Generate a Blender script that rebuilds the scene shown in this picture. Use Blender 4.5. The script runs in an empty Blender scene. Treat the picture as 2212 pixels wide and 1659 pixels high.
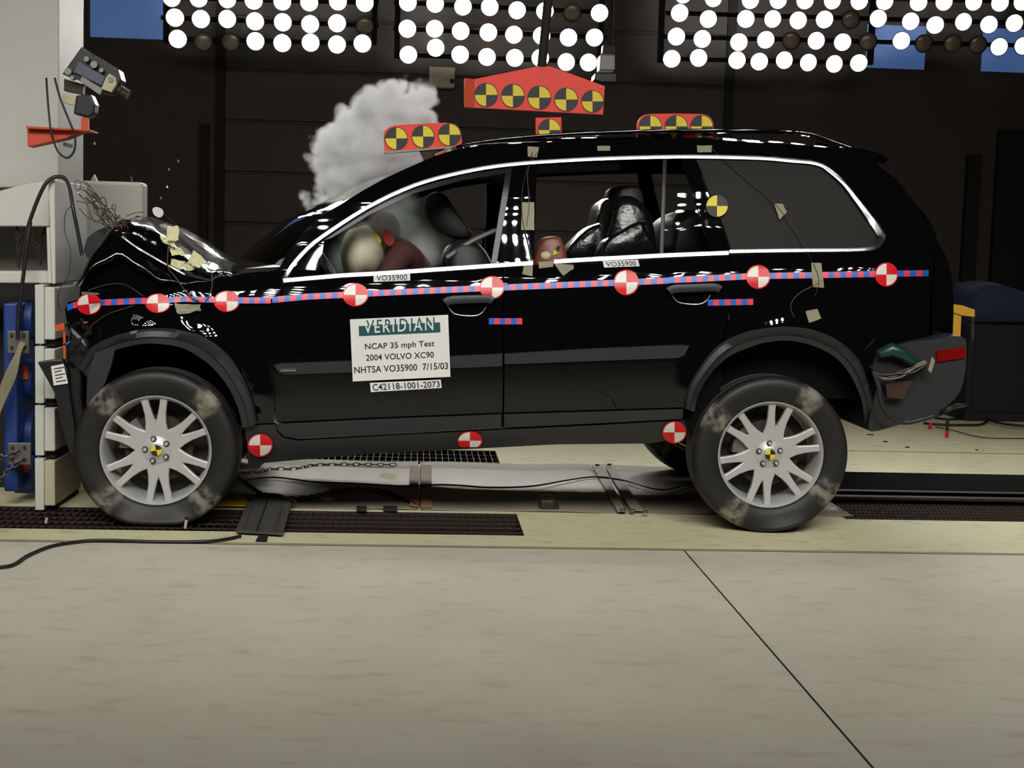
import bpy, bmesh, math, random
from mathutils import Vector, Matrix
C = bpy.context.scene.collection
sc = bpy.context.scene
PI = math.pi
# ------------------------------------------------------------------ camera, light, exposure
FPX, PSI, PHI, RHO, DIST, CH = 3000.0, .0691, .0975, .0285, 6.2906, 1.2877
CF = Vector((math.sin(PSI)*math.cos(PHI), math.cos(PSI)*math.cos(PHI), -math.sin(PHI)))
_r = Vector((math.cos(PSI), -math.sin(PSI), 0)); _u = _r.cross(CF)
CR = math.cos(RHO)*_r + math.sin(RHO)*_u
CU = -math.sin(RHO)*_r + math.cos(RHO)*_u
CP = Vector((0, -DIST, CH))
cd = bpy.data.cameras.new('camera'); cam = bpy.data.objects.new('camera', cd); C.objects.link(cam)
cd.sensor_width = 36; cd.lens = 36*FPX/2212; cd.clip_start = .05; cd.clip_end = 100
cam.matrix_world = Matrix(((CR.x, CU.x, -CF.x, CP.x), (CR.y, CU.y, -CF.y, CP.y), (CR.z, CU.z, -CF.z, CP.z), (0, 0, 0, 1)))
sc.camera = cam
w = bpy.data.worlds.new('world'); sc.world = w; w.use_nodes = True
w.node_tree.nodes['Background'].inputs[0].default_value = (.55, .6, .8, 1)
w.node_tree.nodes['Background'].inputs[1].default_value = .012
sc.view_settings.view_transform = 'Standard'; sc.view_settings.look = 'None'
sc.view_settings.exposure = 0.0; sc.view_settings.gamma = 1; sc.view_settings.use_curve_mapping = False
sc.cycles.volume_bounces = 4; sc.cycles.max_bounces = 10; sc.cycles.transparent_max_bounces = 24
LAMP_E = 225.0            # radiance of a lit lamp lens

# ------------------------------------------------------------------ pixel -> world
def ray(px, py): return CF + CR*((px-1106)/FPX) - CU*((py-829.5)/FPX)
def P(px, py, Y):
    d = ray(px, py); return CP + d*((Y-CP.y)/d.y)
def PZ(px, py, z=0.0):
    d = ray(px, py); return CP + d*((z-CP.z)/d.z)
def lerp(a, b, t): return a+(b-a)*t
def poly_at(pts, x):
    if x <= pts[0][0]: return pts[0][1]
    for (a, b), (c, d) in zip(pts, pts[1:]):
        if x <= c: return b+(d-b)*(x-a)/(c-a)
    return pts[-1][1]
# body side surface: depth as a function of (x, z)
_A = P(620, 649, 0); _B = P(1990, 590, 0)
_a1 = P(345, 925, 0); _a2 = P(1690, 918, 0); ARCHC = ((_a1.x, _a1.z), (_a2.x, _a2.z))
def ZS(x):
    return _A.z+(_B.z-_A.z)*(x-_A.x)/(_B.x-_A.x)
PROF = [(-.75, .10), (-.66, .05), (-.52, .016), (-.35, .0), (-.15, -.004), (-.04, .0), (-.005, .002), (.018, .0075), (.04, .0148), (.062, .0222), (.065, .0232), (.075, .030), (.09, .0425), (.105, .055), (.125, .066), (.13, .0675),
        (.24, .0994), (.38, .140), (.48, .176), (.58, .248), (.66, .33), (.75, .47)]
def _pch():
    n = len(PROF); h = [PROF[i+1][0]-PROF[i][0] for i in range(n-1)]; s = [(PROF[i+1][1]-PROF[i][1])/h[i] for i in range(n-1)]
    m = [s[0]]+[(s[i-1]*h[i]+s[i]*h[i-1])/(h[i]+h[i-1]) for i in range(1, n-1)]+[s[-1]]
    return m
_M = _pch()
def prof(t):
    if t <= PROF[0][0]: return PROF[0][1]+_M[0]*(t-PROF[0][0])
    if t >= PROF[-1][0]: return PROF[-1][1]+_M[-1]*min(t-PROF[-1][0], .1)
    for i in range(len(PROF)-1):
        if t <= PROF[i+1][0]:
            h = PROF[i+1][0]-PROF[i][0]; u = (t-PROF[i][0])/h
            return ((1+2*u)*(1-u)**2*PROF[i][1]+u*(1-u)**2*h*_M[i]+u*u*(3-2*u)*PROF[i+1][1]+u*u*(u-1)*h*_M[i+1])
def S(x, z):
    y = .0+prof(z-ZS(x))
    t_ = z-ZS(x); y += (.012+.022*max(0, min(1, (t_-.05)/.2)))*min(abs(x-.2), 2.2)**2*.9
    for cx_, cz_ in ARCHC:
        r_ = math.hypot(x-cx_, z-cz_)
        if z > cz_ and .44 < r_ < .56: u_ = (.56-max(r_, .46))/.10; y -= .020*u_*u_*(1.6-.6*u_)*min(1, (z-cz_)/.15)
    if x < -1.15: y += .75*(-1.15-x)**2
    if x < -.75:
        k = min(1, (-.75-x)/.4); y += k*.006*math.sin(x*17+z*9)*math.sin(z*23+x*5)
    if x > 1.75: y += .10*min(x-1.75, .8)**2
    if x > 2.1: y += 1.0*min(x-2.1, .35)**2
    return y
CARW = 1.88
def PS(px, py, dy=0.0):
    y = .05
    for _ in range(14):
        p = P(px, py, y+dy); y = .5*y+.5*S(p.x, p.z)
    return P(px, py, S(p.x, p.z)+dy)
def SN(x, z):
    e = .002; gx = (S(x+e, z)-S(x-e, z))/(2*e); gz = (S(x, z+e)-S(x, z-e))/(2*e)
    return Vector((gx, -1, gz)).normalized()

# ------------------------------------------------------------------ materials
def lin(c):
    return tuple(((v/255)/12.92 if v/255 <= .04045 else ((v/255+.055)/1.055)**2.4) for v in c)+(1,)
def mat(name, rgb, rough=.5, metal=0, coat=0, spec=.5, bump=0, bscale=40, var=0, vscale=6, emit=0):
    m = bpy.data.materials.new(name); m.use_nodes = True; nt = m.node_tree; b = nt.nodes['Principled BSDF']
    c = lin(rgb); b.inputs['Base Color'].default_value = c; b.inputs['Roughness'].default_value = rough
    b.inputs['Metallic'].default_value = metal; b.inputs['Coat Weight'].default_value = coat; b.inputs['Coat Roughness'].default_value = .02
    b.inputs['Specular IOR Level'].default_value = spec
    if emit:
        b.inputs['Emission Color'].default_value = c; b.inputs['Emission Strength'].default_value = emit
    tc = nt.nodes.new('ShaderNodeTexCoord')
    if var:
        n = nt.nodes.new('ShaderNodeTexNoise'); n.inputs['Scale'].default_value = vscale; n.inputs['Detail'].default_value = 6
        r = nt.nodes.new('ShaderNodeMapRange'); r.inputs['To Min'].default_value = 1-var; r.inputs['To Max'].default_value = 1+var
        mx = nt.nodes.new('ShaderNodeVectorMath'); mx.operation = 'SCALE'; mx.inputs[0].default_value = c[:3]
        nt.links.new(tc.outputs['Object'], n.inputs['Vector']); nt.links.new(n.outputs['Fac'], r.inputs['Value'])
        nt.links.new(r.outputs[0], mx.inputs['Scale']); nt.links.new(mx.outputs[0], b.inputs['Base Color'])
    if bump:
        n = nt.nodes.new('ShaderNodeTexNoise'); n.inputs['Scale'].default_value = bscale; n.inputs['Detail'].default_value = 4
        bp = nt.nodes.new('ShaderNodeBump'); bp.inputs['Strength'].default_value = bump; bp.inputs['Distance'].default_value = .01
        nt.links.new(tc.outputs['Object'], n.inputs['Vector']); nt.links.new(n.outputs['Fac'], bp.inputs['Height']); nt.links.new(bp.outputs[0], b.inputs['Normal'])
    return m
def glass(name, tint, refl=.04, ior=1.5):
    m = bpy.data.materials.new(name); m.use_nodes = True; nt = m.node_tree; nt.nodes.remove(nt.nodes['Principled BSDF'])
    t = nt.nodes.new('ShaderNodeBsdfTransparent'); t.inputs[0].default_value = tint+(1,)
    g = nt.nodes.new('ShaderNodeBsdfGlossy'); g.inputs['Roughness'].default_value = .01
    f = nt.nodes.new('ShaderNodeFresnel'); f.inputs[0].default_value = ior; mx = nt.nodes.new('ShaderNodeMixShader')
    nt.links.new(f.outputs[0], mx.inputs[0]); nt.links.new(t.outputs[0], mx.inputs[1]); nt.links.new(g.outputs[0], mx.inputs[2])
    nt.links.new(mx.outputs[0], nt.nodes['Material Output'].inputs[0]); return m
def concrete(name, base, dark, stain):
    m = bpy.data.materials.new(name); m.use_nodes = True; nt = m.node_tree; b = nt.nodes['Principled BSDF']; L = nt.links
    b.inputs['Roughness'].default_value = .62; b.inputs['Specular IOR Level'].default_value = .3
    tc = nt.nodes.new('ShaderNodeTexCoord')
    def noise(scale, det, sx=1, sy=1):
        mp = nt.nodes.new('ShaderNodeMapping'); mp.inputs['Scale'].default_value = (sx, sy, 1); n = nt.nodes.new('ShaderNodeTexNoise')
        n.inputs['Scale'].default_value = scale; n.inputs['Detail'].default_value = det
        L.new(tc.outputs['Object'], mp.inputs[0]); L.new(mp.outputs[0], n.inputs['Vector']); return n.outputs['Fac']
    def ramp(src, a, bb, lo, hi):
        r = nt.nodes.new('ShaderNodeMapRange'); r.inputs['From Min'].default_value = a; r.inputs['From Max'].default_value = bb
        r.inputs['To Min'].default_value = lo; r.inputs['To Max'].default_value = hi; L.new(src, r.inputs['Value']); return r.outputs[0]
    def mixc(fac, a, bb):
        x = nt.nodes.new('ShaderNodeMix'); x.data_type = 'RGBA'; L.new(fac, x.inputs[0])
        for s, v in ((6, a), (7, bb)):
            if isinstance(v, tuple): x.inputs[s].default_value = v
            else: L.new(v, x.inputs[s])
        return x.outputs[2]
    c1 = mixc(ramp(noise(1.3, 5), .35, .7, 0, .5), lin(base), lin(dark))
    c2 = mixc(ramp(noise(8, 7, .8, 1.6), .55, .8, 0, stain), c1, lin((96, 80, 58)))
    c3 = mixc(ramp(noise(70, 3), .62, .85, 0, .35), c2, lin((70, 64, 52)))
    L.new(c3, b.inputs['Base Color'])
    bp = nt.nodes.new('ShaderNodeBump'); bp.inputs['Strength'].default_value = .15; bp.inputs['Distance'].default_value = .004
    L.new(noise(120, 4), bp.inputs['Height']); L.new(bp.outputs[0], b.inputs['Normal']); return m
M = {}
M['paint'] = mat('black_car_paint', (7, 7, 9), .02, 0, 0, .5)
M['crushed'] = mat('crushed_black_paint', (7, 7, 8), .08, 0, 0, .5, bump=.09, bscale=6)
M['plastic'] = mat('dark_grey_plastic', (38, 39, 42), .46, spec=.4)
M['rubber'] = mat('tyre_rubber', (26, 25, 25), .5, spec=.35)
M['under'] = mat('pale_underbody_bounce', (140, 136, 126), .8)  # pale so lamp light bounces onto the floor under the car
M['matte'] = mat('matte_black', (8, 8, 8), .85, spec=.1)
M['blackp'] = mat('black_plastic', (20, 20, 21), .4)
M['chrome'] = mat('polished_trim', (205, 206, 210), .24, 1)
M['alloy'] = mat('silver_alloy', (182, 182, 180), .38, .3)
M['steel'] = mat('bare_steel', (120, 118, 112), .45, .8)
M['rust'] = mat('rusty_steel', (54, 37, 28), .8, .2, var=.4, vscale=20)
M['darksteel'] = mat('dark_steel', (52, 48, 44), .6, .5, var=.3, vscale=15)
M['white'] = mat('white_painted_steel', (186, 186, 178), .6, bump=.1, var=.06, vscale=4)
M['blue'] = mat('blue_painted_steel', (22, 52, 118), .5, var=.25, vscale=8)
M['orange'] = mat('orange_paint', (188, 66, 24), .55)
M['red'] = mat('red_board_paint', (226, 48, 30), .5)
M['stred'] = mat('sticker_red', (205, 18, 30), .4)
M['stwhite'] = mat('sticker_white', (214, 212, 204), .4)
M['yellow'] = mat('target_yellow', (214, 190, 30), .5)
M['tblack'] = mat('target_black', (26, 25, 27), .55)
M['tapered'] = mat('tape_pink_red', (218, 62, 84), .4)
M['tapeblue'] = mat('tape_blue', (34, 92, 186), .4)
M['ducttape'] = mat('beige_duct_tape', (132, 126, 104), .6, bump=.4, bscale=60)
M['masking'] = mat('cream_masking_tape', (206, 202, 158), .7, bump=.3, bscale=40)
M['paper'] = mat('white_paper', (208, 208, 204), .6)
M['ink'] = mat('black_ink', (22, 24, 30), .6)
M['green'] = mat('dark_green_print', (10, 70, 72), .5)
M['cable'] = mat('black_cable', (16, 15, 16), .5)
M['brownwire'] = mat('brown_wire', (72, 56, 46), .5)
M['wall'] = mat('dark_wall', (62, 54, 50), .8, var=.12, vscale=1.5)
M['doorp'] = mat('dark_garage_door', (66, 60, 55), .75, var=.08, vscale=2)
M['dark'] = mat('near_black', (14, 12, 14), .8)
M['seat'] = mat('black_seat_leather', (17, 16, 17), .55)
M['wrap'] = mat('black_plastic_wrap', (16, 15, 16), .22, bump=.8, bscale=14)
M['airbag'] = mat('beige_airbag', (196, 188, 164), .8)
M['haze_shirt'] = mat('dummy_skin_tan', (96, 74, 58), .6)
M['dullred'] = mat('dull_red_patch', (150, 46, 42), .8)
M['shirt'] = mat('dark_red_shirt', (66, 30, 26), .85)
M['brown'] = mat('brown_casing', (118, 58, 44), .45)
M['tan'] = mat('tan_strap', (150, 116, 84), .7, var=.2, vscale=14)
M['sheet'] = mat('grey_sheet_metal', (128, 120, 108), .42, .3, var=.12, vscale=2.2, bump=.12, bscale=2.5)
M['greenstrap'] = mat('weathered_green_strap', (128, 130, 112), .6, var=.15, vscale=18)
M['plate'] = mat('grey_ribbed_plate', (84, 82, 76), .5, .3, var=.2, vscale=20)
M['yellowsteel'] = mat('yellow_painted_post', (196, 144, 26), .5)
M['redcap'] = mat('pink_red_cap', (198, 30, 66), .5)
M['tealpipe'] = mat('dark_teal_plastic', (16, 52, 50), .35)
M['redlens'] = mat('red_reflector', (116, 8, 10), .2)
M['bluetarp'] = mat('dark_blue_tarp', (22, 34, 62), .8)
M['camgrey'] = mat('camera_grey', (74, 76, 92), .5, .1)
M['cream'] = mat('cream_block', (176, 168, 140), .7)
M['winblue'] = mat('daylit_blue_pane', (74, 102, 156), .4, emit=.55)
M['frost'] = mat('unlit_lamp_glass', (150, 136, 120), .25, .3)
M['reflector'] = mat('lamp_reflector', (190, 188, 182), .3, .8)
lit = bpy.data.materials.new('lit_lamp_glass'); lit.use_nodes = True
_b = lit.node_tree.nodes['Principled BSDF']; _b.inputs['Base Color'].default_value = (.8, .8, .8, 1)
_b.inputs['Emission Color'].default_value = (1, .985, .925, 1); _b.inputs['Emission Strength'].default_value = LAMP_E
# a reflector lamp throws a beam: brightest along its axis
_n = lit.node_tree; _g = _n.nodes.new('ShaderNodeNewGeometry'); _d = _n.nodes.new('ShaderNodeVectorMath'); _d.operation = 'DOT_PRODUCT'
_n.links.new(_g.outputs['Incoming'], _d.inputs[0]); _n.links.new(_g.outputs['True Normal'], _d.inputs[1])
_a = _n.nodes.new('ShaderNodeMath'); _a.operation = 'ABSOLUTE'; _n.links.new(_d.outputs['Value'], _a.inputs[0])
_p = _n.nodes.new('ShaderNodeMath'); _p.operation = 'POWER'; _n.links.new(_a.outputs[0], _p.inputs[0]); _p.inputs[1].default_value = 18.0
_q = _n.nodes.new('ShaderNodeMath'); _q.operation = 'MULTIPLY'; _n.links.new(_p.outputs[0], _q.inputs[0]); _q.inputs[1].default_value = LAMP_E
_n.links.new(_q.outputs[0], _b.inputs['Emission Strength'])
M['lit'] = lit
M['glass'] = glass('clear_side_glass', (.82, .84, .82))
M['tint'] = mat('dark_tinted_glass_film', (40, 38, 37), .75, spec=.2)
M['wscreen'] = glass('green_tinted_windscreen', (.58, .66, .63), ior=1.22)
M['floor'] = concrete('grey_concrete', (196, 192, 174), (176, 171, 155), .35)
M['lane'] = concrete('cream_lane_concrete', (206, 201, 164), (186, 180, 144), .45)

# ------------------------------------------------------------------ mesh helpers
WL = {}
def obj(name, V, F, m, parent=None, smooth=False, mi=None, normals=None, origin=None):
    V = [Vector(v) for v in V]
    if origin is None:
        lo = [min(v[i] for v in V) for i in range(3)]; hi = [max(v[i] for v in V) for i in range(3)]
        origin = Vector(((lo[0]+hi[0])/2, (lo[1]+hi[1])/2, lo[2]))
    origin = Vector(origin)
    me = bpy.data.meshes.new(name); me.from_pydata([v-origin for v in V], [], F)
    for q in (m if isinstance(m, (list, tuple)) else [m]): me.materials.append(M[q] if isinstance(q, str) else q)
    if mi: me.polygons.foreach_set('material_index', mi)
    if smooth is True: me.polygons.foreach_set('use_smooth', [True]*len(me.polygons))
    elif isinstance(smooth, (int, float)) and smooth:
        me.polygons.foreach_set('use_smooth', [True]*len(me.polygons)); me.set_sharp_from_angle(angle=math.radians(smooth))
    me.update()
    if normals: me.normals_split_custom_set(normals)
    o = bpy.data.objects.new(name, me); C.objects.link(o)
    if parent is not None:
        o.parent = parent; o.location = origin-WL[parent.name]
    else: o.location = origin
    WL[o.name] = origin; return o
def thing(name, label, cat, loc, group=None):
    o = bpy.data.objects.new(name, None); C.objects.link(o); o.empty_display_size = .1; o.location = loc; WL[o.name] = Vector(loc)
    o['label'] = label; o['category'] = cat
    if group: o['group'] = group
    return o
def tag(o, label, cat, group=None):
    o['label'] = label; o['category'] = cat
    if group: o['group'] = group
    return o
def struct(o): o['kind'] = 'structure'; return o
class MB:
    def __init__(s): s.V = []; s.F = []; s.I = []
    def add(s, V, F, mi=0):
        n = len(s.V); s.V += [Vector(v) for v in V]; s.F += [tuple(i+n for i in f) for f in F]; s.I += [mi]*len(F); return s
    def box(s, a, b, mi=0):
        x0, y0, z0 = [min(a[i], b[i]) for i in range(3)]; x1, y1, z1 = [max(a[i], b[i]) for i in range(3)]
        V = [(x0, y0, z0), (x1, y0, z0), (x1, y1, z0), (x0, y1, z0), (x0, y0, z1), (x1, y0, z1), (x1, y1, z1), (x0, y1, z1)]
        return s.add(V, [(0, 3, 2, 1), (4, 5, 6, 7), (0, 1, 5, 4), (1, 2, 6, 5), (2, 3, 7, 6), (3, 0, 4, 7)], mi)
    def prism(s, pts, d, mi=0):      # pts: 3D loop, d: offset vector
        n = len(pts); d = Vector(d); V = [Vector(p) for p in pts]; V += [v+d for v in V]
        F = [tuple(range(n)), tuple(range(2*n-1, n-1, -1))]+[(i, i+n, (i+1) % n+n, (i+1) % n) for i in range(n)]
        return s.add(V, F, mi)
    def tube(s, pts, r, seg=8, mi=0, cap=True):
        pts = [Vector(p) for p in pts]; n = len(pts); R = r if isinstance(r, (list, tuple)) else [r]*n
        V = []; F = []; up = None
        for i, p in enumerate(pts):
            t = (pts[min(i+1, n-1)]-pts[max(i-1, 0)]).normalized()
            if up is None: up = Vector((0, 0, 1)) if abs(t.z) < .9 else Vector((1, 0, 0))
            a = t.cross(up).normalized(); up = a.cross(t).normalized()
            for k in range(seg):
                q = 2*PI*k/seg; V.append(p+(a*math.cos(q)+up*math.sin(q))*R[i])
        for i in range(n-1):
            for k in range(seg):
                k2 = (k+1) % seg; F.append((i*seg+k, (i+1)*seg+k, (i+1)*seg+k2, i*seg+k2))
        if cap: F += [tuple(range(seg-1, -1, -1))[::-1][::-1], tuple((n-1)*seg+k for k in range(seg))]
        return s.add(V, F, mi)
    def lathe(s, prof_, seg=48, c=(0, 0, 0), axis='y', mi=0, close=False):
        c = Vector(c); V = []; F = []; n = len(prof_)
        for k in range(seg):
            q = 2*PI*k/seg; ca, sa = math.cos(q), math.sin(q)
            for (r, h) in prof_:
                v = {'y': (r*ca, h, r*sa), 'z': (r*ca, r*sa, h), 'x': (h, r*ca, r*sa)}[axis]; V.append(c+Vector(v))
        for k in range(seg):
            k2 = (k+1) % seg
            for j in range(n if close else n-1):
                j2 = (j+1) % n; F.append((k*n+j, k*n+j2, k2*n+j2, k2*n+j))
        return s.add(V, F, mi)
    def ball(s, c, r, seg=16, rings=10, mi=0, f=None):
        c = Vector(c); R = Vector(r) if not isinstance(r, (int, float)) else Vector((r, r, r)); V = []; F = []
        for i in range(rings+1):
            th = PI*i/rings
            for k in range(seg):
                q = 2*PI*k/seg; d = Vector((math.sin(th)*math.cos(q), math.sin(th)*math.sin(q), math.cos(th)))
                V.append(c+Vector((d.x*R.x, d.y*R.y, d.z*R.z))*(f(d) if f else 1))
        for i in range(rings):
            for k in range(seg):
                k2 = (k+1) % seg; F.append((i*seg+k, (i+1)*seg+k, (i+1)*seg+k2, i*seg+k2))
        return s.add(V, F, mi)
    def build(s, name, m, parent=None, smooth=False, origin=None):
        return obj(name, s.V, s.F, m, parent, smooth, s.I if isinstance(m, (list, tuple)) else None, origin=origin)
def spline(pts, n=8, closed=False):
    pts = [Vector(p) for p in pts]; N = len(pts); out = []
    for i in range(N if closed else N-1):
        if closed: a, b, c, d = pts[i-1], pts[i], pts[(i+1) % N], pts[(i+2) % N]
        else: a, b, c, d = pts[max(i-1, 0)], pts[i], pts[i+1], pts[min(i+2, N-1)]
        for k in range(n):
            t = k/n; out.append(.5*((2*b)+(c-a)*t+(2*a-5*b+4*c-d)*t*t+(3*b-a-3*c+d)*t**3))
    if not closed: out.append(pts[-1])
    return out
def sp2(pts, n=6, closed=False): return [(v.x, v.y) for v in spline([(a, b, 0) for a, b in pts], n, closed)]
def bevel(o, wd, seg=2, ang=40):
    b = o.modifiers.new('bevel', 'BEVEL'); b.width = wd; b.segments = seg; b.limit_method = 'ANGLE'; b.angle_limit = math.radians(ang); return o

def panel(name, outline, m, parent, holes=(), dy=0.0, thick=.02, gx=.06, gz=.022, mirror=False, smooth_n=True, crown=None):
    """a body panel: outline in photo pixels laid on the curved side surface S, with a rim of real thickness"""
    bm = bmesh.new(); edges = []
    for loop in [outline]+list(holes):
        vs = []
        for (a, b) in loop:
            p = PS(a, b, dy); vs.append(bm.verts.new((p.x, 0, p.z)))
        for i in range(len(vs)): edges.append(bm.edges.new((vs[i], vs[(i+1) % len(vs)])))
    bmesh.ops.triangle_fill(bm, use_beauty=True, use_dissolve=False, edges=edges)
    xs = [v.co.x for v in bm.verts]; zs = [v.co.z for v in bm.verts]
    x = min(xs)+gx
    while x < max(xs):
        bmesh.ops.bisect_plane(bm, geom=bm.verts[:]+bm.edges[:]+bm.faces[:], plane_co=(x, 0, 0), plane_no=(1, 0, 0)); x += gx
    z = min(zs)+gz
    while z < max(zs):
        bmesh.ops.bisect_plane(bm, geom=bm.verts[:]+bm.edges[:]+bm.faces[:], plane_co=(0, 0, z), plane_no=(0, 0, 1)); z += gz
    cx0 = PS(crown, 480).x if crown else 0; ck = .11 if crown else 0
    for v in bm.verts: v.co.y = S(v.co.x, v.co.z)+dy+ck*(v.co.x-cx0)**2
    bmesh.ops.recalc_face_normals(bm, faces=bm.faces)
    if sum(f.normal.y for f in bm.faces) > 0: bmesh.ops.reverse_faces(bm, faces=bm.faces)
    bnd = [e for e in bm.edges if len(e.link_faces) == 1]
    nf = len(bm.faces)
    ret = bmesh.ops.extrude_edge_only(bm, edges=bnd)
    for v in [g for g in ret['geom'] if isinstance(g, bmesh.types.BMVert)]: v.co.y += thick
    bm.normal_update(); bm.verts.index_update()
    V = [v.co.copy() for v in bm.verts]; F = []; NL = []
    for i, f in enumerate(bm.faces):
        idx = [v.index for v in f.verts]
        front = i < nf
        if mirror: idx = idx[::-1]
        F.append(tuple(idx))
        for k in idx:
            if front and smooth_n:
                n = SN(V[k].x, V[k].z)
                if crown: n = Vector((n.x+2*ck*(V[k].x-cx0), n.y, n.z)).normalized()
            else: n = f.normal.copy()
            NL.append(Vector((n.x, -n.y, n.z)) if mirror else n)
    bm.free()
    if mirror: V = [Vector((v.x, CARW-v.y, v.z)) for v in V]
    return obj(name, V, F, m, parent, True, normals=[tuple(n) for n in NL])
def strip(name, pts, hw, m, parent, dy=0.0, n=4, depth=.012, smooth=40, rnd_=False):
    """a band following a pixel polyline on the body, rounded section standing proud by depth"""
    c = sp2(pts, n); V = []; F = []; K = [(-1, -.4), (-.94, .93), (-.5, .98), (0, 1), (.5, .98), (.94, .93), (1, -.4)] if rnd_ else [(-1, 0), (-.8, 1), (0, 1.15), (.8, 1), (1, 0)]
    for i, (a, b) in enumerate(c):
        a0, b0 = c[max(i-1, 0)]; a1, b1 = c[min(i+1, len(c)-1)]; L = math.hypot(a1-a0, b1-b0) or 1; nx, ny = -(b1-b0)/L, (a1-a0)/L
        h = hw if isinstance(hw, (int, float)) else poly_at([(k_/(len(hw)-1), q_) for k_, q_ in enumerate(hw)], i/(len(c)-1))
        if rnd_:
            pc_ = PS(a, b, dy)
            for u, d in K: V.append(P(a+nx*h*u, b+ny*h*u, pc_.y-depth*1.3*d-.315*ny*h*u/475))
            continue
        for u, d in K: V.append(PS(a+nx*h*u, b+ny*h*u, dy-depth*d))
    k = len(K)
    for i in range(len(c)-1):
        for j in range(k-1): F.append((i*k+j, i*k+j+1, (i+1)*k+j+1, (i+1)*k+j))
    F += [tuple(range(k-1, -1, -1)), tuple((len(c)-1)*k+j for j in range(k))]
    return obj(name, V, F, m, parent, smooth)

def disc(name, cx, cy, r, parent, cols, pos=None, rot=0.0, ry=None, border='stred', bw=.1, lift=-.004, plane=None, clip=None, label=None):
    """quartered round marker; cols = (upper right, upper left, lower left, lower right)"""
    ry = ry or r; seg = 32; rs = [0, .25, .5, .75, 1-bw, 1.0]; V = []; F = []; I = []
    mats = [border]+sorted(set(cols)-{border}); mp = lambda a, b: P(a, b, plane) if plane is not None else PS(a, b, lift)
    for q in rs:
        for k in range(seg):
            a = 2*PI*k/seg; x = cx+r*q*math.cos(a+rot); y = cy-ry*q*math.sin(a+rot)
            if clip: y = min(y, clip)
            V.append(mp(x, y))
    for j in range(len(rs)-1):
        for k in range(seg):
            k2 = (k+1) % seg; F.append((j*seg+k, j*seg+k2, (j+1)*seg+k2, (j+1)*seg+k)); I.append(mats.index(border) if j == len(rs)-2 else mats.index(cols[k*4//seg]))
    n0 = len(V)
    for k in range(seg): V.append(V[(len(rs)-1)*seg+k]+Vector((0, .0035, 0)))
    for k in range(seg):
        k2 = (k+1) % seg; F.append(((len(rs)-1)*seg+k, (len(rs)-1)*seg+k2, n0+k2, n0+k)); I.append(mats.index(border))
    o = obj(name, V, F, mats, parent, False, I)
    if label: o['label'] = label
    return o
def quadmap(q, plane=None, dy=0.0):      # q: TL, TR, BR, BL in pixels
    def f(u, v, off=0.0):
        a = lerp(q[0][0], q[1][0], u), lerp(q[0][1], q[1][1], u); b = lerp(q[3][0], q[2][0], u), lerp(q[3][1], q[2][1], u)
        x, y = lerp(a[0], b[0], v), lerp(a[1], b[1], v)
        return P(x, y, plane+off) if plane is not None else PS(x, y, dy+off)
    return f
def patch(name, q, m, parent, plane=None, dy=-.003, n=4, th=.002, rag=0):
    f = quadmap(q, plane, dy); V = []; F = []; rnd = random.Random(int(q[0][0]*7+q[0][1]))
    for j in range(n+1):
        for i in range(n+1):
            p = f(i/n, j/n)
            if rag: p = p+Vector((rnd.uniform(-rag, rag), rnd.uniform(-rag, 0), rnd.uniform(-rag, rag)))
            V.append(p)
    for j in range(n):
        for i in range(n): F.append((j*(n+1)+i, j*(n+1)+i+1, (j+1)*(n+1)+i+1, (j+1)*(n+1)+i)[::-1])
    b = [i for i in range(n+1)]+[j*(n+1)+n for j in range(1, n+1)]+[n*(n+1)+i for i in range(n-1, -1, -1)]+[j*(n+1) for j in range(n-1, 0, -1)]
    n0 = len(V); V += [V[k]+Vector((0, th, 0)) for k in b]
    for i in range(len(b)): F.append((b[i], b[(i+1) % len(b)], n0+(i+1) % len(b), n0+i))
    return obj(name, V, F, m, parent)
def text_on(name, s, fmap, box, m, parent, off=-.0015, cut=None, bold=0.0, sp=1.02):
    """lettering as a flat mesh inside box=(u0,v0,u1,v1) of a quadmap"""
    cu = bpy.data.curves.new('t', 'FONT'); cu.body = s; cu.offset = bold; cu.resolution_u = 3; cu.space_character = sp
    to = bpy.data.objects.new('t', cu); C.objects.link(to)
    me = bpy.data.meshes.new_from_object(to.evaluated_get(bpy.context.evaluated_depsgraph_get()))
    bpy.data.objects.remove(to); bm = bmesh.new(); bm.from_mesh(me)
    if cut is not None:
        ys = [v.co.y for v in bm.verts]; yc = max(ys)-(max(ys)-min(ys))*cut
        bmesh.ops.bisect_plane(bm, geom=bm.verts[:]+bm.edges[:]+bm.faces[:], plane_co=(0, yc, 0), plane_no=(0, 1, 0), clear_outer=True)
        ymx = max(ys); ymn = min(ys)
    bm.verts.index_update()
    V = [v.co.copy() for v in bm.verts]; F = [tuple(v.index for v in f.verts) for f in bm.faces]; bm.free()
    x0 = min(v.x for v in V); x1 = max(v.x for v in V); y0 = min(v.y for v in V); y1 = max(v.y for v in V)
    if cut is not None: y1 = ymx; y0 = ymn
    W = [fmap(lerp(box[0], box[2], (v.x-x0)/(x1-x0)), lerp(box[3], box[1], (v.y-y0)/(y1-y0)), off) for v in V]
    return obj(name, W, F, m, parent)

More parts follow.
